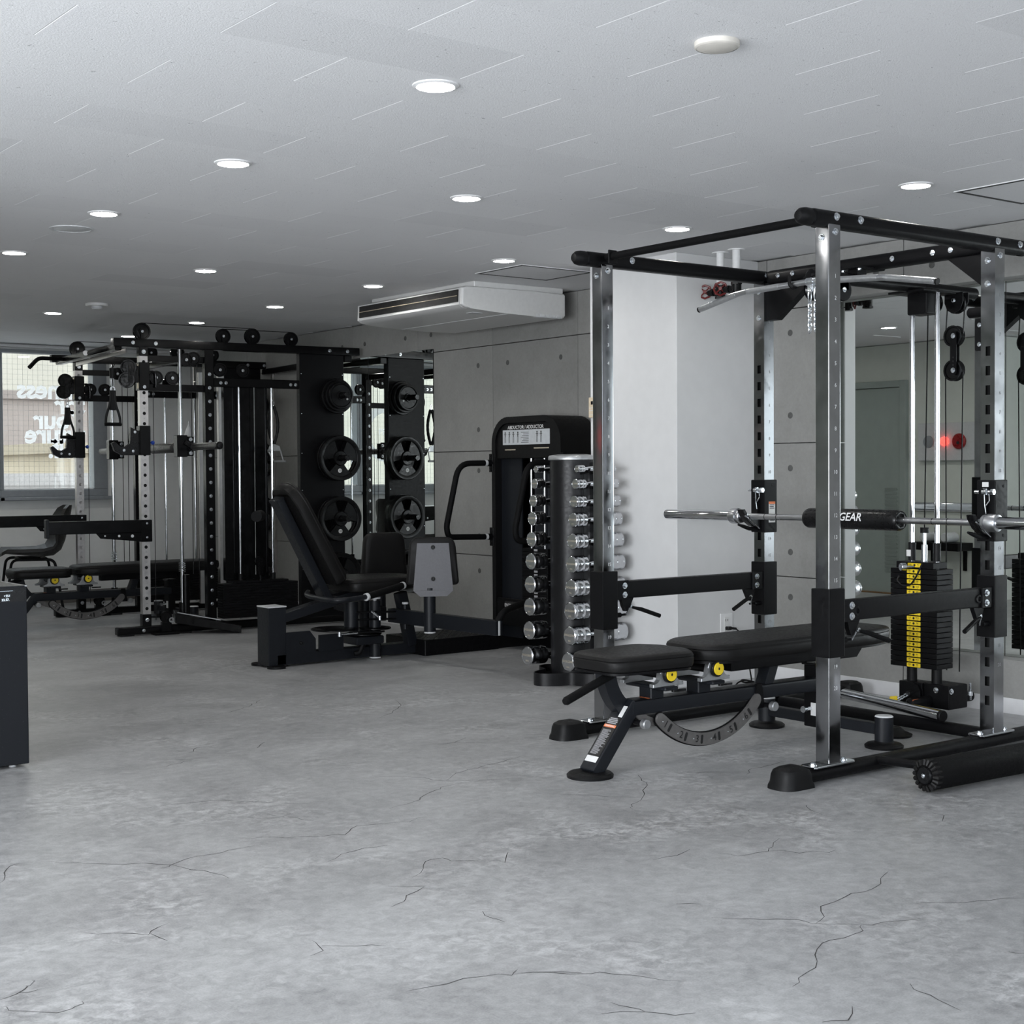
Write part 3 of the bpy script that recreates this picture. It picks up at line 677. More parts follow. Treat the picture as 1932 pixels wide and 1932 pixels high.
# ------------------------------------------------------------------ power rack with lat tower
X0, X1, Y0, Y1, PW = 4.158, 5.177, 3.535, 4.797, .066
R = Thing('power_rack', 'chrome and black power rack with lat tower at right', 'power rack', (4.67, 4.2, 0))
NZ = lambda n: 1.300-(n-8)*.0797
def solid_post(x, y):
    return MB().box(x, x+PW, y, y+PW, .064, 2.048, .005, 2)
def slot_post(x, y):
    """square tube whose -X face carries a ladder of rectangular slots"""
    mb = MB(); t_ = .004; z0, z1 = .064, 2.048
    mb.box(x+t_, x+PW, y, y+t_, z0, z1).box(x+t_, x+PW, y+PW-t_, y+PW, z0, z1).box(x+PW-t_, x+PW, y+t_, y+PW-t_, z0, z1)
    a, b = y+.021, y+PW-.023
    mb.box(x, x+t_, y, a, z0, z1).box(x, x+t_, b, y+PW, z0, z1)
    zs = sorted(NZ(n)+.012 for n in range(4, 23)); prev = z0
    for z in zs:
        mb.box(x, x+t_, a, b, prev, z-.0195); prev = z+.0195
    mb.box(x, x+t_, a, b, prev, z1)
    return mb
posts = {}
for nm, x, y in (('C', X0, Y0), ('D', X1, Y0), ('A', X0, Y1), ('B', X1, Y1)):
    p = R.part('post', slot_post(x, y) if nm in 'BD' else solid_post(x, y), 'post', label='chrome upright')
    posts[nm] = p
    if nm in 'BD':
        R.part('slot_shade', MB().box(x+.03, x+.034, y+.006, y+PW-.006, .07, 2.04), 'dark', p)  # dark sheet inside the tube, stands in for shade behind the slots
    nb = MB()
    for n in range(1, 21): nb.text(str(n), (x+PW*.55, y-.0006, NZ(n)), (1, 0, 0), (0, 0, 1), .021)
    R.part('height_numbers', nb, 'wprint' if nm in 'AC' else 'gprint', p, flat=True)
    # welded foot plate with bolts
    fp = R.part('foot_plate', MB().prism(rrect(.235, .08, .02), (x+PW/2, y+PW/2, .057), (1, 0, 0), (0, 1, 0), (0, 0, .008), .002), 'chrome')
    for dx in (-.085, .085): bolt(R, (x+PW/2+dx, y+PW/2, .065), (0, 0, 1), .011)
    for z, dx in ((2.02, .035),): bolt(R, (x+dx, y, z), (0, -1, 0), .010)
    bolt(R, (x, y+.035, 2.0), (-1, 0, 0), .010)
    if nm in 'BD': bolt(R, (x, y+.035, 1.905 if nm == 'D' else 1.875), (-1, 0, 0), .010)
# base beams, rubber feet, top beams
def oval(mb, a, b, w, h, bev):
    return mb.bar(a, b, w, h, bev=bev, seg=4)
def foot_cap(x, y, s):
    mb = MB(); secs = []
    for z, l, w in ((0, .082, .064), (.012, .080, .063), (.026, .072, .058), (.05, .069, .056), (.066, .062, .050), (.076, .045, .034), (.078, .02, .015)):
        q = []
        for i in range(24):
            a = 2*PI*i/24; ca, sa = math.cos(a), math.sin(a)
            px = abs(ca)**.55*math.copysign(1, ca)*l; py = abs(sa)**.7*math.copysign(1, sa)*w
            if px*s < 0: px *= .9; py = math.copysign(min(abs(py)*1.25, w), py)
            q.append((x+px, y+py, z))
        secs.append(q)
    return mb.loft(secs)
for y in (Y0+PW/2, Y1+PW/2):
    R.part('base_beam', oval(MB(), (3.97, y, .032), (5.82, y, .032), .074, .05, .024), 'black')
    R.part('rubber_foot', foot_cap(3.985, y, -1), 'rubber', label='black rubber end foot')
    R.part('rubber_foot', foot_cap(5.83, y, 1), 'rubber', label='black rubber end foot')
    R.part('top_beam', oval(MB(), (4.075, y, 2.068), (5.40, y, 2.068), .066, .062, .022), 'black')
    for x, s in ((4.075, -1), (5.40, 1)):
        R.part('beam_cap', MB().lathe([(.0325, -.01), (.0325, .012), (.029, .032), (.018, .047), (0, .052)], (x, y, 2.068), (s, 0, 0), 20), 'rubber')
    for x in (4.20, 4.335, 5.195, 5.35): bolt(R, (x, y-.033, 2.075), (0, -1, 0), .011)
R.part('rear_base_beam', oval(MB(), (5.28, Y0+.07, .035), (5.28, Y1, .035), .06, .05, .02), 'black')
R.part('pull_up_bar', MB().cyl((4.19, Y1+.03, 2.079), (4.19, Y0+.03, 2.079), .0165, 16), 'foam', label='black grip-coated pull-up bar')
for y in (Y1-.035, Y0+.09): R.part('bar_flange', MB().box(4.165, 4.215, y-.004, y+.004, 2.045, 2.105, .003, 1), 'black')
R.part('rear_top_beam', oval(MB(), (5.213, Y0+PW, 2.064), (5.213, Y1, 2.064), .07, .066, .024), 'black')
for y in (3.75, 3.84, 4.05, 4.35, 4.62, 4.71): bolt(R, (5.178, y, 2.065), (-1, 0, 0), .009)
R.part('gusset', MB().prism([(3.601, 2.04), (3.79, 2.04), (3.601, 1.895)], (5.195, 0, 0), (0, 1, 0), (0, 0, 1), (.045, 0, 0)), 'black')
R.part('gusset', MB().prism([(4.797, 2.04), (4.50, 2.04), (4.74, 1.862), (4.797, 1.862)], (5.195, 0, 0), (0, 1, 0), (0, 0, 1), (.045, 0, 0)), 'black')
pb = R.part('side_plate', MB().prism(rrect(.05, .135, .012), (5.215, 3.632, 1.705), (0, 1, 0), (0, 0, 1), (.006, 0, 0)), 'black')
for z in (1.745, 1.665): bolt(R, (5.215, 3.635, z), (-1, 0, 0), .007)
R.part('storage_peg', MB().cyl((5.235, 3.60, 1.80), (5.235, 3.70, 1.80), .022, 14, ch=.006), 'black')
# safety arms with sleeves, levers and spring pins
def sleeve(x, y, z0, z1):
    a = .011
    return MB().box(x-a, x+PW+a, y-a, y+PW+a, z0, z1, .004, 2)
for yy, nm in ((Y0, 'C'), (Y1, 'A')):
    arm = R.part('safety_arm', MB().box(X0+PW+.008, X1-.008, yy+.006, yy+.056, .587, .664, .006, 2), 'black')
    for x, s in ((X0, 1), (X1, -1)):
        R.part('sleeve', sleeve(x, yy, .458, .712), 'black', arm)
        xi = x+PW+.012 if s > 0 else x-.012
        R.part('end_plate', MB().box(min(xi, xi+s*.07), max(xi, xi+s*.07), yy-.003, yy+.006, .584, .668, .002, 1), 'black', arm)
        for z in (.645, .605):
            o = bolt(R, (xi+s*.045, yy-.003, z), (0, -1, 0), .0105, arm)
        # lever bracket, grip and pin
        bx = xi+s*.075
        R.part('lever_bracket', MB().prism([(-.035, .587), (.035, .587), (.018, .555), (.004, .53), (-.012, .53), (-.026, .555)], (bx, yy+.012, 0), (s, 0, 0), (0, 0, 1), (0, .02, 0)), 'black', arm)
        R.part('lever_grip', MB().tube([(bx+s*.012, yy-.004, .548), (bx+s*.06, yy-.012, .536), (bx+s*.155, yy-.03, .502)], [.006, .0095, .0095], 10), 'foam', arm, label='black lever grip')
        R.part('pull_pin', MB().cyl((xi-s*.005, yy+.02, .515), (xi+s*.04, yy+.02, .515), .011, 14, ch=.002).cyl((xi+s*.038, yy+.02, .515), (xi+s*.07, yy+.02, .515), .005, 8), 'black', arm)
        R.part('pin_link', MB().tube([(xi+s*.066, yy+.014, .513), (xi+s*.072, yy+.008, .53), (bx, yy+.0, .545)], .0035, 6).lathe([(0, 0), (.008, 0), (.008, .006), (0, .006)], (bx+s*.01, yy+.0, .552), (0, -1, 0), 12), 'zinc', arm)
        if nm == 'C':
            R.part('round_plug', MB().lathe([(.0, -.008), (.0095, -.008), (.0105, .003), (.0165, .003), (.018, 0), (.018, -.004)], (xi+s*.085, yy+.004, .622), (0, -1, 0), 20), 'rubber', arm)
# bar hooks on the rear uprights
for yy, nm in ((Y1, 'B'), (Y0, 'D')):
    hk = R.part('bar_hook', sleeve(X1, yy, .852, 1.104), 'black', label='black sliding bar hook')
    prof = [(.0, -.055), (.012, -.058), (.05, -.05), (.085, -.028), (.118, .012), (.122, .028), (.105, .03), (.088, .004), (.07, -.016), (.045, -.022), (.02, -.005), (.0, .01)]
    yh = yy+.004 if nm == 'D' else yy+.012
    R.part('cradle', MB().prism([(-a, b) for a, b in prof], (X1-.012, yh, .935), (1, 0, 0), (0, 0, 1), (0, .038, 0), .003), 'plastic', hk)
    R.part('release_lever', MB().tube([(X1-.012, yh+.02, .868), (X1-.07, yh+.02, .872), (X1-.115, yh+.02, .885), (X1-.145, yh+.02, .893)], [.008, .010, .0085, .005], 10), 'black', hk)
    R.part('link_rod', MB().tube([(X1-.02, yh, .872), (X1-.12, yh, .935)], .0035, 6).lathe([(0, 0), (.006, 0), (.006, .003), (0, .003)], (X1-.105, yh, .94), (0, -1, 0), 10), 'zinc', hk)
    R.part('lever_arm', MB().prism([(-.03, .93), (-.014, .93), (-.014, 1.02), (-.026, 1.02)], (X1-.0, yy+.02, 0), (1, 0, 0), (0, 0, 1), (0, .035, 0)).cyl((X1-.045, yy+.03, 1.055), (X1-.012, yy+.03, 1.055), .014, 12), 'black', hk)
    R.part('latch_pin', MB().cyl((X1-.034, yy-.018, 1.055), (X1-.034, yy+.068, 1.055), .0075, 10).cyl((X1-.034, yy-.022, 1.055), (X1-.034, yy-.008, 1.055), .013, 6).cyl((X1-.034, yy+.01, 1.055), (X1-.034, yy+.03, 1.055), .014, 14), 'zinc', hk)
    R.part('latch_spring', MB().tube([(X1-.04, yy+.02, 1.05), (X1-.042, yy+.016, 1.0), (X1-.04, yy+.012, .965)], .0022, 5).tube([(X1-.03, yy+.005, 1.048), (X1-.034, yy-.0, 1.02), (X1-.04, yy+.012, 1.0)], .0022, 5), 'zinc', hk)
    for z in (1.078, .877): R.part('hole_mark', MB().lathe([(0, 0), (.006, 0), (.006, .001), (0, .001)], (X1+.045, yy-.0112, z), (0, -1, 0), 12), 'dark', hk)
    if nm == 'B':
        st = R.part('warning_sticker', MB().box(X1+.018, X1+.062, yy-.0118, yy-.0112, .90, 1.0), 'label', hk, label='white warning sticker with orange heading')
        R.part('sticker_heading', MB().box(X1+.018, X1+.062, yy-.0122, yy-.0118, .988, 1.0), 'orange', hk)
        tx = MB()
        for k, z in enumerate((.982, .974, .966, .935, .925, .915, .908)): tx.box(X1+.024, X1+.056-.004*(k % 2), yy-.0122, yy-.0119, z, z+.0035)
        R.part('sticker_print', tx, 'print', hk, kind='stuff')
    else:
        R.part('small_label', MB().box(X1-.0116, X1-.0111, yy+.02, yy+.05, 1.075, 1.095), 'label', hk)
# lat tower: boom, pulleys, guide rods, stack, low pulley
YM = 4.21
R.part('boom', MB().cyl((4.82, YM, 1.985), (6.01, YM, 1.985), .027, 18, ch=.012), 'black')
R.part('boom_bracket', MB().box(5.11, 5.17, YM-.03, YM+.03, 2.0, 2.04, .003, 1).box(5.08, 5.26, YM-.06, YM+.06, 2.03, 2.04, .003, 1), 'black')
for dy in (-.045, .045): bolt(R, (5.1, YM+dy, 2.03), (0, 0, -1), .009)
R.part('front_bracket', MB().prism([(.028, 0), (.07, .035), (.16, .035), (.16, -.02), (.028, -.02)], (4.79, YM-.03, 1.975), (1, 0, 0), (0, 0, 1), (0, .06, 0)), 'black')
for x, z, r in ((4.86, 1.93, .05), (5.03, 1.935, .048)):
    R.part('pulley_guard', MB().lathe([(0, -.02), (r, -.02), (r, -.016), (0, -.016)], (x, YM, z), (0, 1, 0), 26).lathe([(0, .02), (r, .02), (r, .016), (0, .016)], (x, YM, z), (0, 1, 0), 26).box(x-.03, x+.03, YM-.02, YM+.02, z, 1.97), 'black')
    pw = MB(); pulley(pw, (x, YM, z-.004), (0, 1, 0), r*.96); R.part('pulley', pw, 'pulley')
    bolt(R, (x, YM-.02, z), (0, -1, 0), .009)
R.part('pulley_guard', MB().prism([(-.05, .045), (.05, .045), (.05, 0), (.035, -.036), (0, -.05), (-.035, -.036), (-.05, 0)], (5.775, YM-.045, 1.925), (0, 1, 0), (0, 0, 1), (.004, 0, 0)).prism([(-.05, .045), (.05, .045), (.05, 0), (.035, -.036), (0, -.05), (-.035, -.036), (-.05, 0)], (5.815, YM-.045, 1.925), (0, 1, 0), (0, 0, 1), (.004, 0, 0)), 'black')
pw = MB(); pulley(pw, (5.797, YM-.045, 1.92), (1, 0, 0), .047); R.part('pulley', pw, 'pulley'); bolt(R, (5.775, YM-.045, 1.935), (-1, 0, 0), .009)
R.part('cable_housing', MB().box(5.56, 5.66, YM-.055, YM+.055, 1.86, 1.98, .008, 2), 'black')
pw = MB(); pulley(pw, (5.67, YM-.02, 1.92), (0, 1, 0), .045); R.part('pulley', pw, 'pulley')
R.part('cross_plate', MB().box(5.48, 5.72, YM-.10, YM+.10, 1.955, 1.965, .002, 1), 'black')
for y in (4.264, 4.126):
    R.part('guide_rod', MB().cyl((5.6, y, .20), (5.6, y, 1.96), .0115, 18), 'chrome')
    R.part('rod_bushing', MB().cyl((5.6, y, .725), (5.6, y, .81), .0175, 18, ch=.002), 'rubber')
R.part('bushing_label', MB().box(5.5815, 5.5822, 4.258, 4.282, .745, .775), 'label')
R.part('cable_clevis', MB().cyl((5.6, 4.195, .72), (5.6, 4.195, .80), .014, 14).cyl((5.6, 4.195, .80), (5.6, 4.195, .86), .008, 12), 'zinc')
R.part('cable_stop', MB().cyl((5.6, 4.195, .855), (5.6, 4.195, .88), .02, 14), 'rubber')
# floating twin pulley
fp = R.part('pulley_strap', MB().prism(rrect(.034, .205, .015), (5.772, YM-.045, 1.69), (0, 1, 0), (0, 0, 1), (.005, 0, 0)).prism(rrect(.034, .12, .006), (5.815, YM-.03, 1.69), (0, 1, 0), (0, 0, 1), (.005, 0, 0)), 'black')
for z in (1.77, 1.61):
    pw = MB(); pulley(pw, (5.795, YM-.035, z), (1, 0, 0), .05, .03); R.part('pulley', pw, 'pulley')
    bolt(R, (5.772, YM-.045, z), (-1, 0, 0), .009)
for k, z in enumerate((1.67, 1.652, 1.635)):
    R.part('strap_hole', MB().lathe([(0, 0), (.0045, 0), (.0045, .0008), (0, .0008)], (5.7718, YM-.045, z), (-1, 0, 0), 10), 'dark', fp)
for pts in ([(5.625, YM-.015, 1.9), (5.6, 4.195, .88)], [(5.797, YM+.003, 1.93), (5.796, YM+.013, 1.78)], [(5.797, YM-.092, 1.93), (5.796, YM-.083, 1.78)], [(5.795, YM+.013, 1.60), (5.79, YM, .20)], [(5.795, YM-.083, 1.60), (5.79, YM-.07, .20)], [(4.82, YM, 1.945), (4.82, YM, 1.925)]):
    R.part('cable', MB().tube(pts, .0032, 6), 'rubber')
# weight plates
SX0, SX1, SY0, SY1 = 5.545, 5.665, 4.085, 4.345
pz = (.690-.232)/19
plate0 = None
tp = R.part('top_plate', MB().box(SX0+.006, SX1-.01, SY0+.025, SY1-.028, .692, .722, .002, 1), 'black')
def stack_label(T, z, lb, kg, x, yc, parent, w=.076, h=.0185, full=True):
    lab = T.part('weight_label', MB().prism(rrect(w, h, .003, 2), (x-.0008, yc, z), (0, -1, 0), (0, 0, 1), (.0008, 0, 0)), 'yellow', parent, flat=True)
    mb = MB()
    mb.text(str(lb), (x-.0012, yc+w*.3, z+.002), (0, -1, 0), (0, 0, 1), .0105, .01).text(kg, (x-.0012, yc-w*.27, z+.002), (0, -1, 0), (0, 0, 1), .0105, .01)
    mb.text('lbs', (x-.0012, yc+w*.3, z-.0055), (0, -1, 0), (0, 0, 1), .0055).text('kg', (x-.0012, yc-w*.27, z-.0055), (0, -1, 0), (0, 0, 1), .0055)
    T.part('label_print', mb, 'print', parent, flat=True)
    T.part('pin_hole', MB().lathe([(0, 0), (.0058, 0), (.0058, .0006), (0, .0006)], (x-.0010, yc, z), (-1, 0, 0), 14), 'dark', parent, flat=True)
stack_label(R, .707, 10, '4.5', SX0+.006, 4.213, tp)
for i in range(19):
    z1 = .690-i*pz; z0 = z1-pz+.0018
    p = R.part('weight_plate', MB().box(SX0, SX1, SY0, SY1, z0, z1, .0018, 1), 'black')
    kg = (i+2)*4.5
    stack_label(R, (z0+z1)/2, 10*(i+2), ('%g' % kg), SX0, 4.213, p)
R.part('selector_pin', MB().cyl((SX0-.03, 4.238, .700), (SX0, 4.213, .700), .005, 8).cyl((SX0-.052, 4.248, .700), (SX0-.028, 4.238, .700), .018, 18, ch=.002), 'zinc')
R.part('pin_lanyard', MB().tube(fillet([(SX0-.01, 4.16, .715), (SX0-.03, 4.175, .66), (SX0-.035, 4.205, .615), (SX0-.04, 4.25, .612), (SX0-.045, 4.275, .64), (SX0-.04, 4.262, .658)], .02, 3), .0042, 7), 'rubber')
for y in (4.264, 4.126): R.part('stack_bumper', MB().cyl((5.6, y, .165), (5.6, y, .232), .024, 16), 'rubber')
lb_ = R.part('stack_base', MB().box(5.56, 5.70, 4.03, 4.17, .055, .165, .006, 2).box(5.55, 5.64, 4.17, 4.30, .06, .165, .004, 2), 'black')
bolt(R, (5.575, 4.03, .14), (0, -1, 0), .010); bolt(R, (5.56, 4.10, .14), (-1, 0, 0), .010)
R.part('low_pulley_guard', MB().prism([(-.05, -.05), (.05, -.05), (.05, .02), (.035, .045), (0, .056), (-.035, .045), (-.05, .02)], (5.535, 4.215, .11), (0, -1, 0), (0, 0, 1), (-.006, 0, 0)).prism([(-.05, -.05), (.05, -.05), (.05, .02), (.035, .045), (0, .056), (-.035, .045), (-.05, .02)], (5.555, 4.215, .11), (0, -1, 0), (0, 0, 1), (-.004, 0, 0)), 'black')
bolt(R, (5.529, 4.213, .115), (-1, 0, 0), .010)
pw = MB(); pulley(pw, (5.545, 4.225, .115), (1, 0, 0), .046, .016); R.part('pulley', pw, 'pulley')
R.part('low_tube', MB().cyl((5.42, YM-.06, .085), (5.86, YM-.09, .085), .026, 18, ch=.014), 'black')
R.part('tube_label', MB().box(5.43, 5.47, 4.13, 4.131, .075, .105), 'orange')
R.part('anchor_bolt', MB().cyl((5.76, 4.06, .08), (5.76, 4.06, .16), .006, 8).cyl((5.76, 4.06, .10), (5.76, 4.06, .12), .012, 6), 'zinc')
R.part('tower_foot', MB().lathe([(0, 0), (.075, 0), (.08, .01), (.05, .022), (.03, .04), (0, .04)], (5.10, 3.98, 0), (0, 0, 1), 26), 'rubber')
# leg roller by the near base beam
rl = R.part('leg_roller', MB().lathe([(.0, -.004), (.030, -.004), (.046, 0), (.055, .012), (.056, .03), (.056, .60), (.045, .62), (0, .62)], (4.29, 3.205, .062), (.995, -.06, 0), 30), 'foam', label='black foam leg roller with pleated end')
pl = MB(); c = Vector((4.29, 3.205, .062)); D, u, w = ortho((.995, -.06, 0))
for k in range(18):
    a = 2*PI*k/18; q = u*math.cos(a)+w*math.sin(a)
    pl.tube([c+q*.054+D*.024, c+q*.051+D*.0, c+q*.036-D*.006], [.004, .0092, .005], 7)
R.part('pleats', pl, 'vinyl', rl)
R.part('end_disc', MB().lathe([(0, -.016), (.028, -.015), (.032, -.009), (.032, 0), (0, 0)], c, D, 24), 'plastic', rl)
bolt(R, c-D*.016, tuple(-D), .006, rl)
R.part('roller_bracket', MB().cyl((4.45, 3.20, .062), (4.45, 3.55, .045), .016, 12), 'black', rl)
# ------------------------------------------------------------------ things carried by the rack
T = Thing('barbell', 'chrome olympic barbell resting on the rack hooks', 'barbell', (5.10, 4.2, .915))
BZ = .931
T.part('shaft', MB().cyl((5.10, 3.44, BZ), (5.10, 4.95, BZ), .0142, 20), 'steel')
T.part('knurl_rings', MB().cyl((5.10, 3.70, BZ), (5.10, 3.704, BZ), .0146, 20).cyl((5.10, 3.775, BZ), (5.10, 3.779, BZ), .0146, 20).cyl((5.10, 4.64, BZ), (5.10, 4.644, BZ), .0146, 20).cyl((5.10, 4.715, BZ), (5.10, 4.719, BZ), .0146, 20), 'dark')
for s in (-1, 1):
    a = 4.2+s*.668
    T.part('collar', MB().lathe([(.0142, 0), (.030, 0), (.033, .004), (.033, .014), (.029, .016), (.029, .020), (.037, .024), (.037, .062), (.034, .068), (.025, .07)], (5.10, a, BZ), (0, s, 0), 28), 'steel')
    T.part('sleeve', MB().lathe([(.020, .06), (.0252, .066), (.0252, .515), (.0235, .52), (.010, .52), (.008, .512), (0, .512)], (5.10, a, BZ), (0, s, 0), 26), 'chrome')
T = Thing('bar_pad', 'black padded sleeve wrapped round the middle of the rack barbell', 'pad', (5.10, 4.2, .885))
p_ = T.part('cover', MB().lathe([(.0145, .012), (.03, .006), (.040, 0), (.045, .010), (.0455, .02), (.0455, .50), (.045, .51), (.040, .52), (.03, .514), (.0145, .508)], (5.10, 3.94, BZ), (0, 1, 0), 32), 'plastic')
T.part('gathered_end', MB().tube([Vector((5.10+.033*math.cos(a/12*2*PI), 3.944+.004*(a % 2), BZ+.033*math.sin(a/12*2*PI))) for a in range(12)], .006, 6, True), 'plastic', p_)
tx = MB().text('EVOLGEAR', (5.10-.0462, 4.243, BZ+.010), (0, -1, 0), (0, 0, 1), .050, .012, .3)
T.part('lettering', tx, 'wprint', p_, flat=True)
# lat bar hanging from the front of the boom
T = Thing('lat_bar', 'bent chrome lat pulldown bar hooked across the rack', 'lat bar', (4.79, 4.17, 1.90))
lp = [(4.79, 4.835, 1.893), (4.79, 4.58, 1.944), (4.79, 4.16, 1.951), (4.79, 3.80, 1.928), (4.79, 3.535, 1.884)]
T.part('bar', MB().tube(fillet(lp, .05, 4), .0125, 18), 'steel')
for a, b in ((lp[0], lp[1]), (lp[1], lp[2]), (lp[2], lp[3]), (lp[3], lp[4])):
    a, b = Vector(a), Vector(b); d = (b-a)
    s0, s1 = (.04, .9) if a[1] > 4.6 else ((.1, .55) if a[1] > 4.3 else ((.35, .95) if a[1] > 4.0 else (.08, .97)))
    T.part('knurled_grip', MB().cyl(a+d*s0, a+d*s1, .0136, 18), 'cast')
for p, s in ((lp[0], 1), (lp[-1], -1)): T.part('end_plug', MB().cyl(p, Vector(p)+Vector((0, .008*s, -.0015)), .013, 18), 'rubber')
T.part('swivel_eye', MB().cyl((4.79, 4.19, 1.95), (4.79, 4.15, 1.95), .0175, 18).box(4.782, 4.798, 4.155, 4.185, 1.905, 1.94, .003, 1), 'zinc')
T = Thing('carabiner_chain', 'short zinc chain with two carabiners hanging from the lat bar', 'chain', (4.79, 4.165, 1.74))
def link(mb, c, h, w, r, d):
    c = Vector(c); d = Vector(d).normalized()
    pts = [c+d*(w*math.cos(a/14*2*PI))+Vector((0, 0, h*math.sin(a/14*2*PI))) for a in range(14)]
    mb.tube(pts, r, 6, True)
for y in (4.172, 4.14):
    mb = MB(); link(mb, (4.785, y, 1.893), .036, .013, .0034, (.4, 1, 0)); T.part('carabiner', mb, 'zinc')
    for k in range(6):
        mb = MB(); link(mb, (4.785, y, 1.848-.0205*k), .0145, .0075, .0032, (.3, 1, 0) if k % 2 else (1, -.3, 0)); T.part('chain_link', mb, 'zinc')
for y, lab in ((4.275, 'black rubber hook holding the lat bar, farther of two'), (4.12, 'black rubber hook holding the lat bar, nearer of two')):
    solo('bar_clip', MB().tube(fillet([(4.775, y, 1.985), (4.765, y-.005, 1.945), (4.785, y-.012, 1.928), (4.815, y-.016, 1.945)], .015, 3), .008, 8), 'rubber', lab, 'hook', 'hooks holding the lat bar', loc=(4.79, y, 1.93))
# straight low-row bar lying behind the rack
T = Thing('straight_bar', 'polished straight pulldown bar lying on the rack base', 'bar', (5.33, 4.17, .06))
T.part('bar', MB().cyl((5.425, 4.52, .088), (5.255, 3.85, .088), .024, 20), 'chrome')
T.part('end_plug', MB().cyl((5.255, 3.85, .088), (5.251, 3.834, .088), .0243, 20, ch=.003), 'rubber')
T.part('eye', MB().cyl((5.338, 4.18, .09), (5.36, 4.176, .095), .012, 12), 'zinc')
solo('yellow_handle', MB().cyl((5.42, 4.25, .086), (5.44, 4.22, .09), .022, 16, ch=.004), 'yellow', 'small yellow grip cap beside the low pulley cable', 'cap', loc=(5.43, 4.235, .07))
T = Thing('cable_link', 'zinc snap link joining the low cable to the bar', 'link', (5.46, 4.2, .09))
mb = MB()
for k in range(4): link(mb, (5.44+k*.024, 4.215, .098+k*.006), .007, .016, .0035, (1, -.1, .25))
T.part('links', mb, 'zinc')
T.part('cable_end', MB().cyl((5.535, 4.213, .118), (5.50, 4.214, .115), .014, 12, ch=.003), 'rubber')
# ------------------------------------------------------------------ adjustable benches
def pad(mb, outline, z0, z1, r=.016):
    """upholstered pad from a plan outline: bulged sides, crowned top"""
    c = [sum(p[k] for p in outline)/len(outline) for k in (0, 1)]
    def ring(z, ins):
        q = []
        for p in outline:
            d = Vector((p[0]-c[0], p[1]-c[1])); L = d.length
            q.append((c[0]+d.x*(1-ins/L), c[1]+d.y*(1-ins/L), z))
        return q
    h = z1-z0
    secs = [ring(z0, r*.9), ring(z0+h*.08, r*.3), ring(z0+h*.3, 0), ring(z0+h*.60, 0), ring(z0+h*.66, .003), ring(z0+h*.72, 0), ring(z1-h*.12, r*.35), ring(z1-h*.02, r*1.2), ring(z1, r*2.6), ring(z1+.003, r*5)]
    return mb.loft(secs)
def rounded_poly(P, r, n=5):
    out = []; N = len(P)
    for i in range(N):
        a, b, c = Vector(P[i-1]), Vector(P[i]), Vector(P[(i+1) % N])
        rr = r[i] if hasattr(r, '__len__') else r
        p, q = b+(a-b).normalized()*rr, b+(c-b).normalized()*rr
        for k in range(n+1):
            t = k/n; out.append(p*(1-t)**2+b*2*t*(1-t)+q*t*t)
    return [(p.x, p.y) for p in out]
BX, BY = 3.541, 4.165
def arc_plate(c, r0, r1, a0, a1, n=30):
    o = [(c[0]+r1*math.cos(a0+(a1-a0)*i/n), c[1]+r1*math.sin(a0+(a1-a0)*i/n)) for i in range(n+1)]
    rm, hw = (r0+r1)/2, (r1-r0)/2
    def cap(a, s):
        m = (c[0]+rm*math.cos(a), c[1]+rm*math.sin(a)); q = []
        for k in range(1, 6):
            t = PI*k/6; q.append((m[0]+hw*(math.cos(t)*math.cos(a)-s*math.sin(t)*math.sin(a)), m[1]+hw*(math.cos(t)*math.sin(a)+s*math.sin(t)*math.cos(a))))
        return q
    s = 1 if a1 > a0 else -1
    i_ = [(c[0]+r0*math.cos(a1+(a0-a1)*i/n), c[1]+r0*math.sin(a1+(a0-a1)*i/n)) for i in range(n+1)]
    e1 = cap(a1, s)
    e0 = cap(a0, -s)[::-1]
    return o+e1+i_+e0
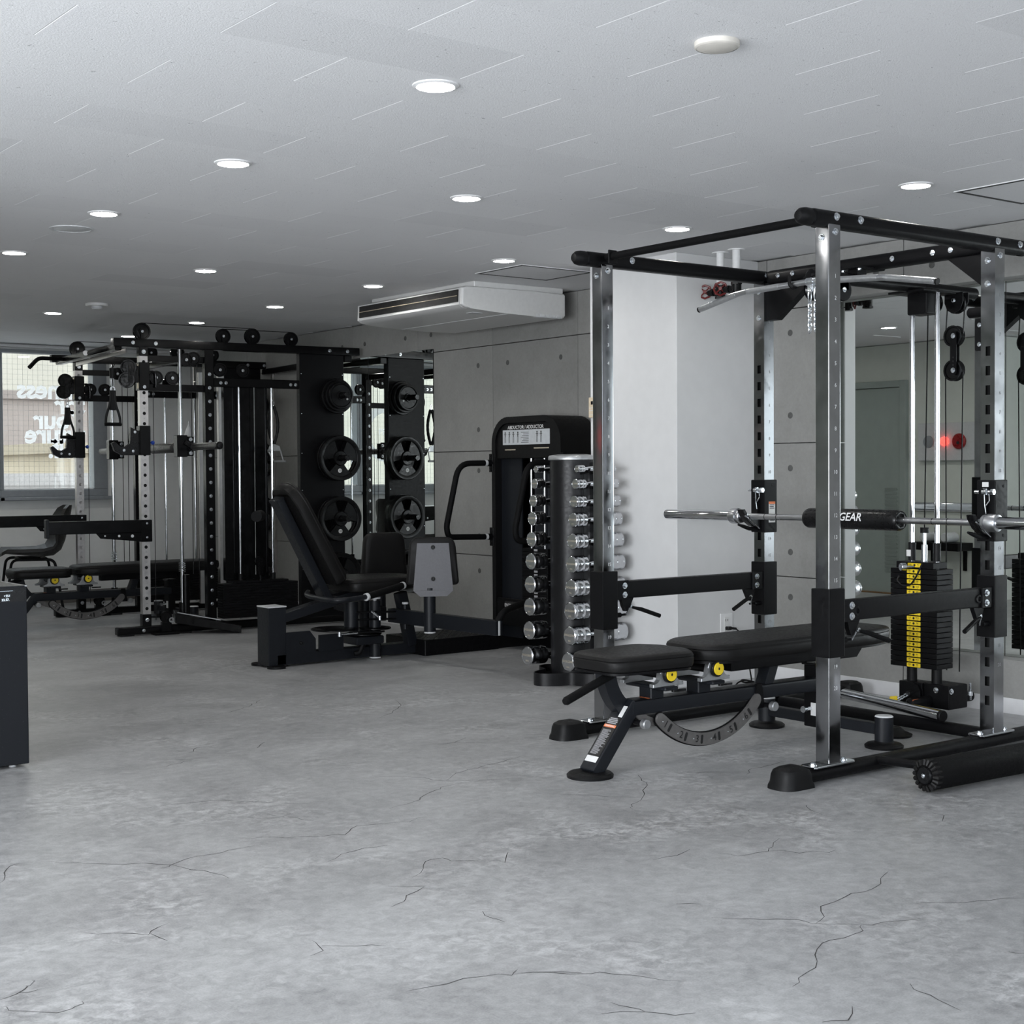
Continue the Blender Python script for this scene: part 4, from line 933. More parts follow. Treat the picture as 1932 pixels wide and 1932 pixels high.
def make_bench():
    T = Thing('adjustable_bench', 'black adjustable weight bench standing inside the chrome power rack', 'bench', (BX, BY, 0), group='adjustable weight benches')
    X = lambda x: BX+x
    Y = lambda y: BY+y
    T.part('floor_disc', MB().lathe([(0, 0), (.088, 0), (.089, .010), (.080, .018), (.06, .020), (0, .020)], (BX, BY, 0), (0, 0, 1), 36), 'rubber')
    leg = T.part('front_leg', MB().bar((X(.0), BY, .012), (X(.205), BY, .262), .082, .058, bev=.008), 'graph')
    # the leg label lies on the sloping face towards the user
    d = Vector((.205, 0, .25)).normalized(); nrm = Vector((-d.z, 0, d.x)); p0 = Vector((X(.0), BY, .012))+nrm*.0293
    def on_leg(t, y): return p0+d*t+Vector((0, y, 0))
    def leg_box(t0, t1, y0, y1, l0, l1):
        q = [on_leg(t0, y0), on_leg(t0, y1), on_leg(t1, y1), on_leg(t1, y0)]
        return MB().poly8([v+nrm*l0 for v in q]+[v+nrm*l1 for v in q])
    T.part('white_sticker', leg_box(.035, .060, -.032, .032, 0, .0006), 'label', leg)
    T.part('warning_panel', leg_box(.063, .235, -.034, .034, 0, .0004), 'print', leg)
    T.part('warning_band', leg_box(.188, .200, -.033, .033, .0004, .0008), 'orange', leg)
    tx = MB()
    wt = Vector((0, -1, 0))
    tx.text('WARNING', on_leg(.194, 0)+nrm*.0011, (0, -1, 0), d, .011, .01)
    T.part('panel_print', tx, 'wprint', leg, flat=True)
    ln = MB(); random.seed(3)
    t_ = .07
    while t_ < .18:
        w = random.uniform(.6, 1)*.052
        q = [on_leg(t_, .026), on_leg(t_, .026-w), on_leg(t_+.0022, .026-w), on_leg(t_+.0022, .026)]
        ln.poly8([v+nrm*.0004 for v in q]+[v+nrm*.0008 for v in q]); t_ += .0046
    for t_, w in ((.205, .05), (.212, .056), (.219, .05), (.226, .04)):
        q = [on_leg(t_, w/2), on_leg(t_, -w/2), on_leg(t_+.0045, -w/2), on_leg(t_+.0045, w/2)]
        ln.poly8([v+nrm*.0004 for v in q]+[v+nrm*.0008 for v in q])
    T.part('small_print', ln, 'gprint', leg, kind='stuff', flat=True)
    T.part('side_sticker', leg_box(.238, .288, -.036, -.014, 0, .0006), 'label', leg)
    T.part('slot', leg_box(.25, .30, .0, .022, 0, .0006), 'dark', leg)
    T.part('main_beam', MB().bar((X(.175), BY, .243), (X(1.27), BY, .236), .086, .058, bev=.010), 'graph')
    T.part('red_sticker', MB().box(X(.27), X(.35), Y(-.03), Y(.02), .2725, .2731), 'orange')
    # seat
    so = rounded_poly([(X(.025), Y(-.115)), (X(.40), Y(-.155)), (X(.470), Y(-.06)), (X(.470), Y(.11)), (X(.40), Y(.205)), (X(.025), Y(.165))], [.07, .04, .03, .03, .04, .07])
    T.part('seat', pad(MB(), so, .394, .457), 'vinyl', label='black padded seat')
    T.part('seat_board', MB().prism([(X(.25)+(p[0]-X(.25))*.96, Y(.02)+(p[1]-Y(.02))*.95) for p in so], (0, 0, .385), (1, 0, 0), (0, 1, 0), (0, 0, .009)), 'black')
    bo = rounded_poly([(X(.50), Y(-.085)), (X(.60), Y(-.155)), (X(1.50), Y(-.155)), (X(1.665), Y(-.10)), (X(1.665), Y(.14)), (X(1.50), Y(.195)), (X(.60), Y(.195)), (X(.50), Y(.125))], [.05, .06, .08, .06, .06, .08, .06, .05])
    T.part('backrest', pad(MB(), bo, .399, .466), 'vinyl', label='black padded backrest')
    T.part('back_board', MB().prism([(X(1.0)+(p[0]-X(1.0))*.985, Y(.02)+(p[1]-Y(.02))*.93) for p in bo], (0, 0, .389), (1, 0, 0), (0, 1, 0), (0, 0, .011)), 'black')
    T.part('back_frame', MB().bar((X(.68), Y(-.05), .366), (X(1.42), Y(-.05), .366), .05, .045, bev=.008).prism([(0, 0), (.12, 0), (.16, .042), (0, .042)], (X(1.30), Y(-.10), .346), (1, 0, 0), (0, 0, 1), (0, .14, 0)), 'black')
    # pillow blocks with yellow hub caps
    for i, x in enumerate((.315, .57)):
        T.part('pedestal', MB().box(X(x-.035), X(x+.035), Y(-.035), Y(.035), .262, .315, .004, 1).box(X(x-.035), X(x+.035), Y(-.115), Y(.115), .308, .323, .004, 1), 'graph')
        T.part('hinge_shaft', MB().cyl((X(x), Y(-.09), .367), (X(x), Y(.10), .367), .019, 16), 'black')
        for s in (-1, 1):
            k_ = 1.28; pb = [(-.062, 0), (.062, 0), (.062, .010), (.042, .013), (.034, .022), (.033, .04)]
            pb += [(.033*math.cos(a), .036+.033*math.sin(a)) for a in [PI*k/10 for k in range(1, 10)]]
            pb += [(-.033, .04), (-.034, .022), (-.042, .013), (-.062, .010)]
            blk = T.part('pillow_block', MB().prism([(a*k_, b*k_) for a, b in pb], (X(x), Y(s*.085)-.012, .323), (1, 0, 0), (0, 0, 1), (0, .024, 0), .002), 'cast')
            T.part('bearing_ring', MB().lathe([(.0, 0), (.033, 0), (.033, .012), (.030, .015), (0, .015)], (X(x), Y(s*.097), .370), (0, s, 0), 26), 'plastic', blk)
            hc = T.part('hub_cap', MB().lathe([(0, .013), (.0255, .013), (.026, .018), (.0245, .020), (.0055, .020), (.0055, .017), (0, .017)], (X(x), Y(s*.097), .370), (0, s, 0), 26), 'yellow', blk, label='yellow hub cap')
            T.part('hub_eye', MB().lathe([(0, .0165), (.0054, .0165), (.0054, .019), (0, .019)], (X(x), Y(s*.097), .370), (0, s, 0), 12), 'print', blk)
        T.part('pull_tab', MB().prism(rrect(.07, .016, .005), (X(x+.075), Y(-.075), .302), (1, 0, 0), (0, 1, 0), (0, 0, -.008)), 'plastic')
    # graduated arc with slots and numbers
    cx, cz = X(.575), .455
    ap = arc_plate((cx, cz), .345, .395, math.radians(226), math.radians(319))
    arc = T.part('angle_arc', MB().prism(ap, (0, Y(-.052), 0), (1, 0, 0), (0, 0, 1), (0, .010, 0), .0015), 'gun', label='curved angle plate with numbers 1 to 6')
    T.part('arc_edge', MB().prism(arc_plate((cx, cz), .341, .399, math.radians(226), math.radians(319)), (0, Y(-.043), 0), (1, 0, 0), (0, 0, 1), (0, .006, 0)), 'black', arc)
    for n, a in enumerate((233, 248, 262, 277, 292, 307)):
        a = math.radians(a); m = (cx+.370*math.cos(a), cz+.370*math.sin(a))
        ux = (-math.sin(a), 0, math.cos(a)); uy = (-math.cos(a), 0, -math.sin(a))
        T.part('slot', MB().prism(rrect(.012, .036, .0055, 3), (m[0]+ux[0]*.013, Y(-.0525), m[1]+ux[2]*.013), ux, uy, (0, -.0008, 0)), 'dark', arc)
        T.part('number', MB().text(str(n+1), (m[0]-ux[0]*.013, Y(-.0528), m[1]-ux[2]*.013), ux, uy, .040, .012), 'print', arc, flat=True)
        T.part('rivet', MB().lathe([(0, 0), (.003, 0), (0, .0015)], (m[0]-ux[0]*.032, Y(-.0522), m[1]-ux[2]*.032), (0, -1, 0), 8), 'zinc', arc)
    T.part('arc_hanger', MB().prism([(.0, 0), (.06, 0), (.045, .10), (.015, .10)], (X(.84), Y(-.05), .175), (1, 0, 0), (0, 0, 1), (0, .014, 0)), 'black')
    ap2 = arc_plate((X(.36), .40), .215, .245, math.radians(233), math.radians(272))
    T.part('seat_arc', MB().prism(ap2, (0, Y(-.03), 0), (1, 0, 0), (0, 0, 1), (0, .008, 0), .001), 'gun')
    T.part('curved_strut', MB().prism(arc_plate((X(.285), .40), .165, .225, math.radians(176), math.radians(246)), (0, Y(-.012), 0), (1, 0, 0), (0, 0, 1), (0, .05, 0)), 'graph')
    for x, y, z in ((.195, -.055, .19), (.905, -.055, .185)):
        k = T.part('pop_pin', MB().cyl((X(x), Y(y+.02), z), (X(x), Y(y-.015), z), .010, 14).cyl((X(x), Y(y-.012), z), (X(x), Y(y-.028), z), .012, 14), 'black')
        T.part('pin_knob', MB().cyl((X(x), Y(y-.026), z), (X(x), Y(y-.052), z), .019, 22, ch=.003), 'cast', k)
    T.part('front_handle', MB().tube([(X(.09), Y(-.02), .380), (X(-.155), Y(-.05), .308)], .0165, 14).lathe([(.0165, 0), (.012, .010), (0, .014)], (X(-.155), Y(-.05), .308), (-.245, -.03, -.056), 14), 'foam')
    # rear post and T foot
    T.part('rear_post', MB().box(X(1.24), X(1.30), Y(-.04), Y(.04), .05, .315, .005, 2), 'black')
    T.part('post_cap', MB().box(X(1.232), X(1.308), Y(-.048), Y(.048), .315, .326, .003, 1), 'plastic')
    T.part('post_sticker', MB().box(X(1.2393), X(1.24), Y(-.034), Y(.0), .10, .155), 'label')
    T.part('lock_knob', MB().cyl((X(1.20), Y(-.0), .13), (X(1.24), Y(-.0), .13), .008, 10).cyl((X(1.19), Y(0), .13), (X(1.205), Y(0), .13), .014, 14), 'zinc')
    T.part('rear_strut', MB().bar((X(.93), BY, .215), (X(1.0), BY, .385), .06, .05, bev=.006), 'graph')
    T.part('cross_tube', MB().bar((X(1.318), Y(-.31), .075), (X(1.318), Y(.31), .075), .046, .046, bev=.006), 'graph')
    for s in (-1, 1):
        fo = T.part('foot_drum', MB().cyl((X(1.318), Y(s*.325), .018), (X(1.318), Y(s*.325), .128), .038, 26), 'graph')
        T.part('drum_cap', MB().lathe([(0, .134), (.034, .133), (.038, .128), (0, .126)], (X(1.318), Y(s*.325), 0), (0, 0, 1), 26), 'wcap', fo)
        T.part('foot_disc', MB().lathe([(0, 0), (.078, 0), (.080, .010), (.07, .018), (.044, .022), (.038, .028), (0, .028)], (X(1.318), Y(s*.325), 0), (0, 0, 1), 32), 'rubber', fo)
    return T.r
b1 = make_bench()
b2 = copy_tree(b1)
b2.location = (BX-.015, BY+6.56, 0)
b2['label'] = 'black adjustable bench under the cable machine, behind the dark cabinet'
# ------------------------------------------------------------------ dumbbell tower and its dumbbells
MT['tower'] = pm('satin_black_column', (.0062, .0062, .0072), .38, 0, .1, 60, spec=.3)
TX, TY = 5.09, 6.125
T = Thing('dumbbell_tower', 'black cylindrical dumbbell tower with silver lid beside the pilaster', 'dumbbell rack', (TX, TY, 0))
T.part('column', MB().cyl((TX, TY, .05), (TX, TY, 1.215), .122, 40), 'tower')
T.part('lid', MB().lathe([(.0, 1.244), (.08, 1.243), (.126, 1.236), (.131, 1.228), (.131, 1.214), (.124, 1.210), (0, 1.210)], (TX, TY, 0), (0, 0, 1), 44), 'cast', label='silver lid')
def lobes(z0, z1, grow=0):
    o = []
    for k in range(72):
        a = 2*PI*k/72
        r = .205+.050*math.cos(4*a)+grow
        o.append((TX+r*math.cos(a), TY+r*math.sin(a)))
    return MB().prism(o, (0, 0, z0), (1, 0, 0), (0, 1, 0), (0, 0, z1-z0), .003)
T.part('base', lobes(0, .03), 'black')
rim = MB(); o = []
for k in range(72):
    a = 2*PI*k/72; r = .205+.050*math.cos(4*a)
    o.append(((TX+(r+.003)*math.cos(a), TY+(r+.003)*math.sin(a)), (TX+(r-.004)*math.cos(a), TY+(r-.004)*math.sin(a))))
secs = [[(a[0], a[1], 0) for a, b in o], [(a[0], a[1], .068) for a, b in o], [(b[0], b[1], .068) for a, b in o], [(b[0], b[1], .03) for a, b in o]]
T.part('base_rim', rim.loft(secs, False), 'tower')
T.part('fixing_bolt', MB().cyl((TX-.14, TY-.02, .03), (TX-.14, TY-.02, .046), .009, 6), 'zinc')
DZ = [1.163, 1.083, .989, .892, .778, .656, .530, .407, .277, .139]
DX = [4.974, 4.962, 4.952, 4.945, 4.938, 4.932, 4.927, 4.922, 4.918, 4.905]
DR = [.0205, .0285, .0335, .0385, .0420, .0450, .0470, .0485, .0500, .0505]
DLn = [.048, .062, .070, .078, .086, .094, .100, .106, .112, .116]
for s in (-1, 1):
    yb = TY+s*.175
    T.part('bracket_rail', MB().box(TX-.03, TX+.13, min(TY+s*.06, yb-s*.055), max(TY+s*.06, yb-s*.055), .06, 1.20, .004, 1), 'black')
    for z, r in zip(DZ, DR):
        # two cradle hooks under each handle
        for dx in (-.035, .045):
            T.part('cradle', MB().prism([(0, -.045), (.05, -.03), (.14, -.018), (.15, .006), (.142, .008), (.134, -.006), (.095, -.014), (.05, -.012), (0, -.004)], (TX+dx-.006, TY+s*.04, z-.004), (0, s, 0), (0, 0, 1), (.012, 0, 0)), 'black')
ORD = ['lightest', 'second lightest', 'third lightest', 'fourth lightest', 'fifth lightest', 'fifth heaviest', 'fourth heaviest', 'third heaviest', 'second heaviest', 'heaviest']
PLC = ['top', 'second from the top', 'third from the top', 'fourth from the top', 'fifth from the top', 'fifth from the bottom', 'fourth from the bottom', 'third from the bottom', 'second from the bottom', 'bottom']
for i in range(10):
    z, r, L, xf = DZ[i], DR[i], DLn[i], DX[i]
    hl = TX+.018-xf
    xc = xf+hl
    src = None
    for s, side in ((-1, 'right-hand'), (1, 'left-hand')):
        y = TY+s*.175
        lab = 'chrome dumbbell, %s of the %s column on the black tower' % (PLC[i], side)
        if src is None:
            D = Thing('dumbbell', lab, 'dumbbell', (xc, y, z), group='chrome dumbbells on the tower')
            h = hl-L
            D.part('handle', MB().lathe([(.009, -h), (.013, -h+.004), (.010, -h+.012), (.0125, -h*.55), (.0145, 0), (.0125, h*.55), (.010, h-.012), (.013, h-.004), (.009, h)], (xc, y, z), (1, 0, 0), 18), 'chrome')
            for e in (-1, 1):
                hd = D.part('head', MB().lathe([(0, hl-L), (r*.93, hl-L), (r, hl-L+.003), (r, hl-L*.72), (r*.985, hl-L*.70), (r*.985, hl-L*.66), (r, hl-L*.64), (r, hl-L*.30), (r*.97, hl-L*.27), (r*.97, hl-L*.16), (r, hl-L*.13), (r, hl-.005), (r*.93, hl-.001), (r*.90, hl), (r*.89, hl-.001), (0, hl-.001)], (xc, y, z), (e, 0, 0), 30), 'chrome')
                D.part('brand_print', MB().text('EVOLGEAR', (xc+e*(hl-.0006), y, z+r*.05), (0, e, 0), (0, 0, 1), r*.34, .006).text('%dKG' % (i+1), (xc+e*(hl-.0006), y, z-r*.55), (0, e, 0), (0, 0, 1), r*.24), 'gold', hd, flat=True)
            src = D.r
        else:
            c = copy_tree(src); c.location = (xc, y, z); c['label'] = lab
# ------------------------------------------------------------------ hip abductor / adductor machine
YC = 7.72
A = Thing('abductor_machine', 'dark grey hip abductor machine with seat, leg pads and weight tower', 'exercise machine', (4.9, YC, 0))
# weight tower against the wall
ty0, ty1, tx0, tx1 = 6.921, 7.63, 5.66, 5.95
def arch(w, z0, z1, r, n=8):
    o = [(-w/2, z0), (w/2, z0)]
    for i in range(n+1):
        a = PI/2*i/n; o.append((w/2-r+r*math.cos(a), z1-r+r*math.sin(a)))
    for i in range(n+1):
        a = PI/2+PI/2*i/n; o.append((-w/2+r+r*math.cos(a), z1-r+r*math.sin(a)))
    return o
tc = (ty0+ty1)/2; W = ty1-ty0
outer = arch(W, .0, 1.502, .17); inner = arch(W-.075, .0, 1.462, .13)
fr = MB()
for pts, rev in ((outer, 0),):
    pass
n_ = len(outer)
def arch_ring(mb, x0, x1):
    O0 = [mb.bm.verts.new((x0, tc-p[0], p[1])) for p in outer]; O1 = [mb.bm.verts.new((x1, tc-p[0], p[1])) for p in outer]
    I0 = [mb.bm.verts.new((x0, tc-p[0], p[1])) for p in inner]; I1 = [mb.bm.verts.new((x1, tc-p[0], p[1])) for p in inner]
    for i in range(1, n_):
        j = (i+1) % n_
        mb.bm.faces.new((O0[i], O0[j], I0[j], I0[i])); mb.bm.faces.new((O1[i], I1[i], I1[j], O1[j]))
        mb.bm.faces.new((O0[i], O1[i], O1[j], O0[j])); mb.bm.faces.new((I0[i], I0[j], I1[j], I1[i]))
    return mb
A.part('tower_frame', arch_ring(MB(), tx0, tx1), 'rubber', label='black arched tower frame')
A.part('tower_back', MB().prism([(-p[0], p[1]) for p in inner], (tx1-.02, tc, 0), (0, 1, 0), (0, 0, 1), (.01, 0, 0)), 'black')
hd = A.part('header_panel', MB().prism([(-p[0], p[1]) for p in arch(W-.078, 1.235, 1.460, .128)], (tx0+.012, tc, 0), (0, 1, 0), (0, 0, 1), (.02, 0, 0), .003), 'rubber')
A.part('heading', MB().text('ABDUCTOR / ADDUCTOR', (tx0+.0105, 7.285, 1.432), (0, -1, 0), (0, 0, 1), .031, .012), 'wprint', hd, flat=True)
A.part('placard', MB().box(tx0+.0098, tx0+.012, 7.04, 7.522, 1.322, 1.417, .001, 1), 'grlab', hd, label='pale instruction placard with small figures')
fg = MB()
for k, y in enumerate((7.495, 7.452, 7.409, 7.362, 7.165, 7.125)):
    x = tx0+.0092
    fg.lathe([(0, 0), (.006, 0), (.006, .0004), (0, .0004)], (x, y, 1.400), (1, 0, 0), 10)
    fg.box(x, x+.0004, y-.004, y+.004, 1.372, 1.394).box(x, x+.0004, y-.013, y+.013, 1.388, 1.3905).box(x, x+.0004, y-.006, y-.003, 1.335, 1.372).box(x, x+.0004, y+.003, y+.006, 1.335, 1.372)
for k in range(7):
    fg.box(tx0+.0092, tx0+.0096, 7.25, 7.33-.012*(k % 3), 1.335+k*.0105, 1.338+k*.0105)
A.part('placard_print', fg, 'print', hd, kind='stuff', flat=True)
A.part('lower_strip', MB().box(tx0+.0105, tx0+.012, 7.05, 7.20, 1.295, 1.302).box(tx0+.0105, tx0+.012, 7.39, 7.50, 1.288, 1.294), 'gold', hd)
A.part('shroud', MB().box(tx0+.06, tx0+.075, tc-W/2+.04, tc-.02, .62, 1.235).box(tx0+.05, tx0+.06, tc+.10, tc+W/2-.04, .08, 1.235), 'graph')
for y in (7.275, 7.14): A.part('guide_rod', MB().cyl((tx0+.05, y, .30), (tx0+.05, y, 1.235), .009, 14), 'chrome')
tz = .665
for i in range(15):
    p = A.part('weight_plate', MB().box(tx0+.035, tx0+.16, 7.10, 7.36, tz-.0225, tz-.0012, .0012, 1), 'black')
    A.part('plate_mark', MB().box(tx0+.0345, tx0+.035, 7.20, 7.235, tz-.018, tz-.005), 'gprint', p)
    tz -= .0225
A.part('base_panel', MB().box(tx0+.005, tx0+.02, tc-W/2+.04, tc+W/2-.04, .16, .335, .003, 1), 'black')
A.part('brand_plate', MB().box(tx0+.003, tx0+.0055, 7.36, 7.50, .265, .315), 'dark')
A.part('brand_lettering', MB().text('EVOLGEAR', (tx0+.0028, 7.43, .29), (0, -1, 0), (0, 0, 1), .030, .006), 'wprint', flat=True)
A.part('pin_tip', MB().cyl((tx0+.0, 7.27, .70), (tx0+.03, 7.27, .70), .006, 8), 'blue')
for y, s in ((ty1+.005, 1), (ty0-.005, -1)):
    hp = A.part('grab_handle', MB().tube(fillet([(tx0-.03, y, 1.208), (5.40, y, 1.205), (5.30, y, .80), (5.315, y, .735), (tx0-.03, y, .728)], .09, 6), .019, 14), 'foam', label='black foam-covered grab handle')
    for z in (1.208, .728):
        A.part('handle_collar', MB().cyl((tx0-.055, y, z), (tx0-.035, y, z), .020, 16), 'wcap', hp)
        A.part('handle_boss', MB().cyl((tx0-.036, y, z), (tx0+.0, y, z), .021, 16).box(tx0-.004, tx0+.004, y-.02, y+.02, z-.06, z+.06, .002, 1), 'black', hp)
        for dz in (-.045, .045): bolt(A, (tx0-.004, y, z+dz), (-1, 0, 0), .008, hp, 'plastic')
# base frame and front post
A.part('base_beam', MB().box(4.10, 5.68, YC-.05, YC+.05, .012, .078, .006, 2), 'graph')
A.part('front_post', MB().box(4.045, 4.165, YC+.02-.07, YC+.02+.07, .012, .356, .005, 2), 'graph')
A.part('post_cap', MB().box(4.043, 4.167, YC+.02-.072, YC+.02+.072, .356, .364, .002, 1), 'wcap')
for y in (YC-.07, YC+.13): A.part('leveling_foot', MB().cyl((4.085, y, 0), (4.085, y, .014), .055, 22), 'rubber')
A.part('side_plate', MB().prism([(0, 0), (.20, 0), (.20, .08), (.16, .13), (0, .13)], (4.16, YC-.055, .075), (1, 0, 0), (0, 0, 1), (0, .01, 0)).prism([(0, 0), (.17, 0), (.17, .10), (0, .10)], (4.38, YC-.06, .075), (1, 0, 0), (0, 0, 1), (0, .012, 0)), 'graph')
bolt(A, (4.26, YC-.055, .135), (0, -1, 0), .009, None, 'plastic')
A.part('seat_beam', MB().bar((4.13, YC, .285), (4.75, YC, .425), .09, .055, bev=.006), 'graph')
A.part('seat_leg', MB().bar((4.98, YC-.03, .40), (5.06, YC-.03, .06), .06, .07, (1, 0, 0), bev=.006), 'graph')
# seat and backrest
so = rounded_poly([(4.53, YC-.22), (4.92, YC-.22), (5.06, YC-.12), (5.06, YC+.12), (4.92, YC+.22), (4.53, YC+.22)], .06)
A.part('seat', pad(MB(), so, .430, .512), 'vinyl', label='black padded seat')
bd = Vector((-.30, 0, .555)); bl = bd.length; bd.normalize(); bn = Vector((bd.z, 0, -bd.x))   # bn points to the front
bo = rounded_poly([(0, -.17), (bl*.92, -.15), (bl+.05, -.08), (bl+.05, .08), (bl*.92, .15), (0, .17)], [.05, .08, .06, .06, .08, .05])
mb = pad(MB(), bo, 0, .085)
for v in mb.bm.verts:
    p = Vector((4.46, YC, .465))+bd*v.co.x+Vector((0, v.co.y, 0))+bn*v.co.z; v.co = p
A.part('backrest', mb, 'vinyl', label='black padded backrest')
A.part('back_bar', MB().bar(Vector((4.50, YC, .39))-bn*.035, Vector((4.46, YC, .465))+bd*(bl-.02)-bn*.035, .10, .05, (1, 0, .6), bev=.005), 'graph')
A.part('bar_cap', MB().bar(Vector((4.46, YC, .465))+bd*(bl-.02)-bn*.035, Vector((4.46, YC, .465))+bd*(bl-.005)-bn*.035, .102, .052, (1, 0, .6)), 'graph')
A.part('adjust_roller', MB().cyl((3.96, YC-.08, .90), (4.06, YC+.06, .90), .032, 18), 'foam')
hb = A.part('side_handle', MB().tube(fillet([(4.42, 7.86, .42), (4.27, 7.62, .42), (4.25, 7.24, .415), (4.46, 7.275, .42), (4.82, 7.405, .467)], .15, 8), .0155, 12), 'graph')
A.part('handle_grip', MB().cyl((4.49, 7.286, .424), (4.81, 7.401, .4657), .021, 16), 'foam', hb)
for x, y, z in ((4.478, -.438, .4224), (4.805, -.3207, .465)): A.part('grip_collar', MB().cyl((x, YC+y, z), (x+.0155, YC+y+.0056, z+.002), .0225, 16), 'wcap', hb)
# pivots, cams and range selectors
for x, y, z0, z1, r, cap in ((4.775, YC-.06, .012, .36, .036, 1), (4.63, YC-.02, .18, .36, .045, 0), (4.86, YC+.2, .02, .34, .036, 1)):
    pv = A.part('pivot_drum', MB().cyl((x, y, z0), (x, y, z1), r, 24), 'graph')
    if cap:
        A.part('pivot_cap', MB().cyl((x, y, z1+.012), (x, y, z1+.022), r*1.0, 24).cyl((x, y, z1), (x, y, z1+.014), r*.3, 12), 'wcap', pv)
        A.part('pivot_base', MB().cyl((x, y, .006), (x, y, .014), r*1.02, 24), 'wcap', pv)
for x, y, z, r in ((4.775, YC-.06, .185, .10), (4.50, YC-.03, .195, .14), (4.70, YC-.05, .155, .11)):
    A.part('cam_disc', MB().lathe([(0, 0), (r-.006, 0), (r, .003), (r, .009), (r-.006, .012), (0, .012)], (x, y, z), (0, 0, 1), 40), 'gloss')
A.part('cam_box', MB().box(4.60, 4.80, YC-.13, YC+.05, .10, .15, .01, 2), 'graph')
A.part('tie_rod', MB().cyl((4.48, YC-.13, .18), (4.60, YC-.14, .178), .007, 10).cyl((4.48, YC-.13, .165), (4.48, YC-.13, .195), .012, 12), 'zinc')
A.part('black_rod', MB().cyl((4.60, YC-.14, .178), (4.78, YC-.16, .178), .006, 8), 'black')
A.part('selector_rail', MB().cyl((4.62, YC-.10, .30), (4.93, YC-.14, .29), .006, 8).cyl((4.62, YC-.10, .255), (4.93, YC-.14, .245), .006, 8), 'black')
A.part('selector_pin', MB().tube([(4.70, YC-.14, .305), (4.745, YC-.16, .265)], .008, 8).cyl((4.745, YC-.165, .25), (4.745, YC-.165, .275), .010, 10), 'zinc')
A.part('stop_post', MB().cyl((4.94, YC-.15, .18), (4.94, YC-.15, .335), .013, 14), 'graph')
A.part('stop_cap', MB().cyl((4.94, YC-.15, .335), (4.94, YC-.15, .347), .020, 16), 'wcap')
A.part('elbow_tube', MB().tube(fillet([(4.60, YC-.10, .05), (4.63, YC-.11, .05), (4.66, YC-.11, .11)], .02, 3), .017, 12), 'black')
# lever arms with leg pads, swung apart
for s, px, py, ex, ey in ((-1, 4.92, 7.27, 4.985, 6.66), (1, 5.08, 8.08, 5.12, 8.70)):
    ar = A.part('lever_arm', MB().bar((4.90, YC-.05*(-s), .262), (ex, ey, .255), .055, .085, bev=.005), 'graph')
    A.part('arm_end', MB().bar((ex-.0005, ey+s*.0, .255), (ex+.0005, ey+s*.004, .255), .012, .083), 'wcap', ar)
    A.part('pad_post', MB().cyl((px, py, .19), (px, py, .455), .036, 24), 'graph', ar)
    A.part('post_end', MB().cyl((px, py, .182), (px, py, .192), .035, 24), 'wcap', ar)
    A.part('pad_plate', MB().poly8([(px-.10, py-.02*-s-.012, .44), (px+.14, py-.02*-s-.012, .44), (px+.14, py-.02*-s, .44), (px-.10, py-.02*-s, .44), (px-.075, py-.02*-s-.012, .725), (px+.115, py-.02*-s-.012, .725), (px+.115, py-.02*-s, .725), (px-.075, py-.02*-s, .725)]).prism([(-.06, .405), (.10, .405), (.14, .44), (-.10, .44)], (px, py-.04, 0), (1, 0, 0), (0, 0, 1), (0, .07, 0)), MT.setdefault('gplate', pm('mid_grey_steel_plate', (.115, .115, .125), .45, 0, .08, 90, .1, .0006)), ar, label='mid grey steel pad plate')
    po = [(px+.02+u, v) for u, v in [(q[0], q[1]+.60) for q in rounded_poly([(-.16, -.13), (.16, -.13), (.135, .16), (-.135, .16)], [.03, .03, .06, .06])]]
    y_ = py-s*.055
    m2 = pad(MB(), [(a, b) for a, b in po], 0, .075)
    for v in m2.bm.verts: v.co = Vector((v.co.x, py-.02*-s+(-s)*v.co.z*1.0, v.co.y))
    A.part('leg_pad', m2, 'vinyl', ar, label='black padded leg pad')
    kids = [c for c in ar.children if c.name.split('.')[0] in ('pad_plate', 'leg_pad')]
    rot = Matrix.Rotation(math.radians(-30 if s < 0 else -8), 4, 'Z'); pc = Vector((px, py, 0))-A.o
    for c in kids:
        c.data.transform(Matrix.Translation(pc) @ rot @ Matrix.Translation(-pc))
    if s < 0:
        d = rot.to_3x3() @ Vector((0, -1, 0))
        for z in (.70, .51): bolt(A, Vector((px, py, 0)) + rot.to_3x3() @ Vector((.02, -.033, 0)) + Vector((0, 0, z)), tuple(d), .010, ar, 'plastic')
A.part('cable_guard', MB().tube(fillet([(4.99, 6.69, .28), (5.03, 6.68, .345), (5.20, 6.74, .375), (5.5, 6.92, .37)], .12, 6), .02, 12), 'foam')
# checker-plate platform
pf = A.part('platform', MB().box(5.08, tx0-.002, 7.56, 8.02, .0, .10, .004, 1), 'black')
ck = MB()
for i in range(12):
    for j in range(3):
        x = 5.12+i*.046; z = .02+j*.03
        ck.bar((x, 7.558, z-.006), (x+.012, 7.558, z+.006), .004, .003, (0, -1, 0))
    for j in range(8):
        x = 5.12+i*.046; y = 7.59+j*.052; s = 1 if (i+j) % 2 else -1
        ck.bar((x-.01, y-.01*s, .101), (x+.01, y+.01*s, .101), .005, .003)
A.part('checker_ribs', ck, 'black', pf, kind='stuff')
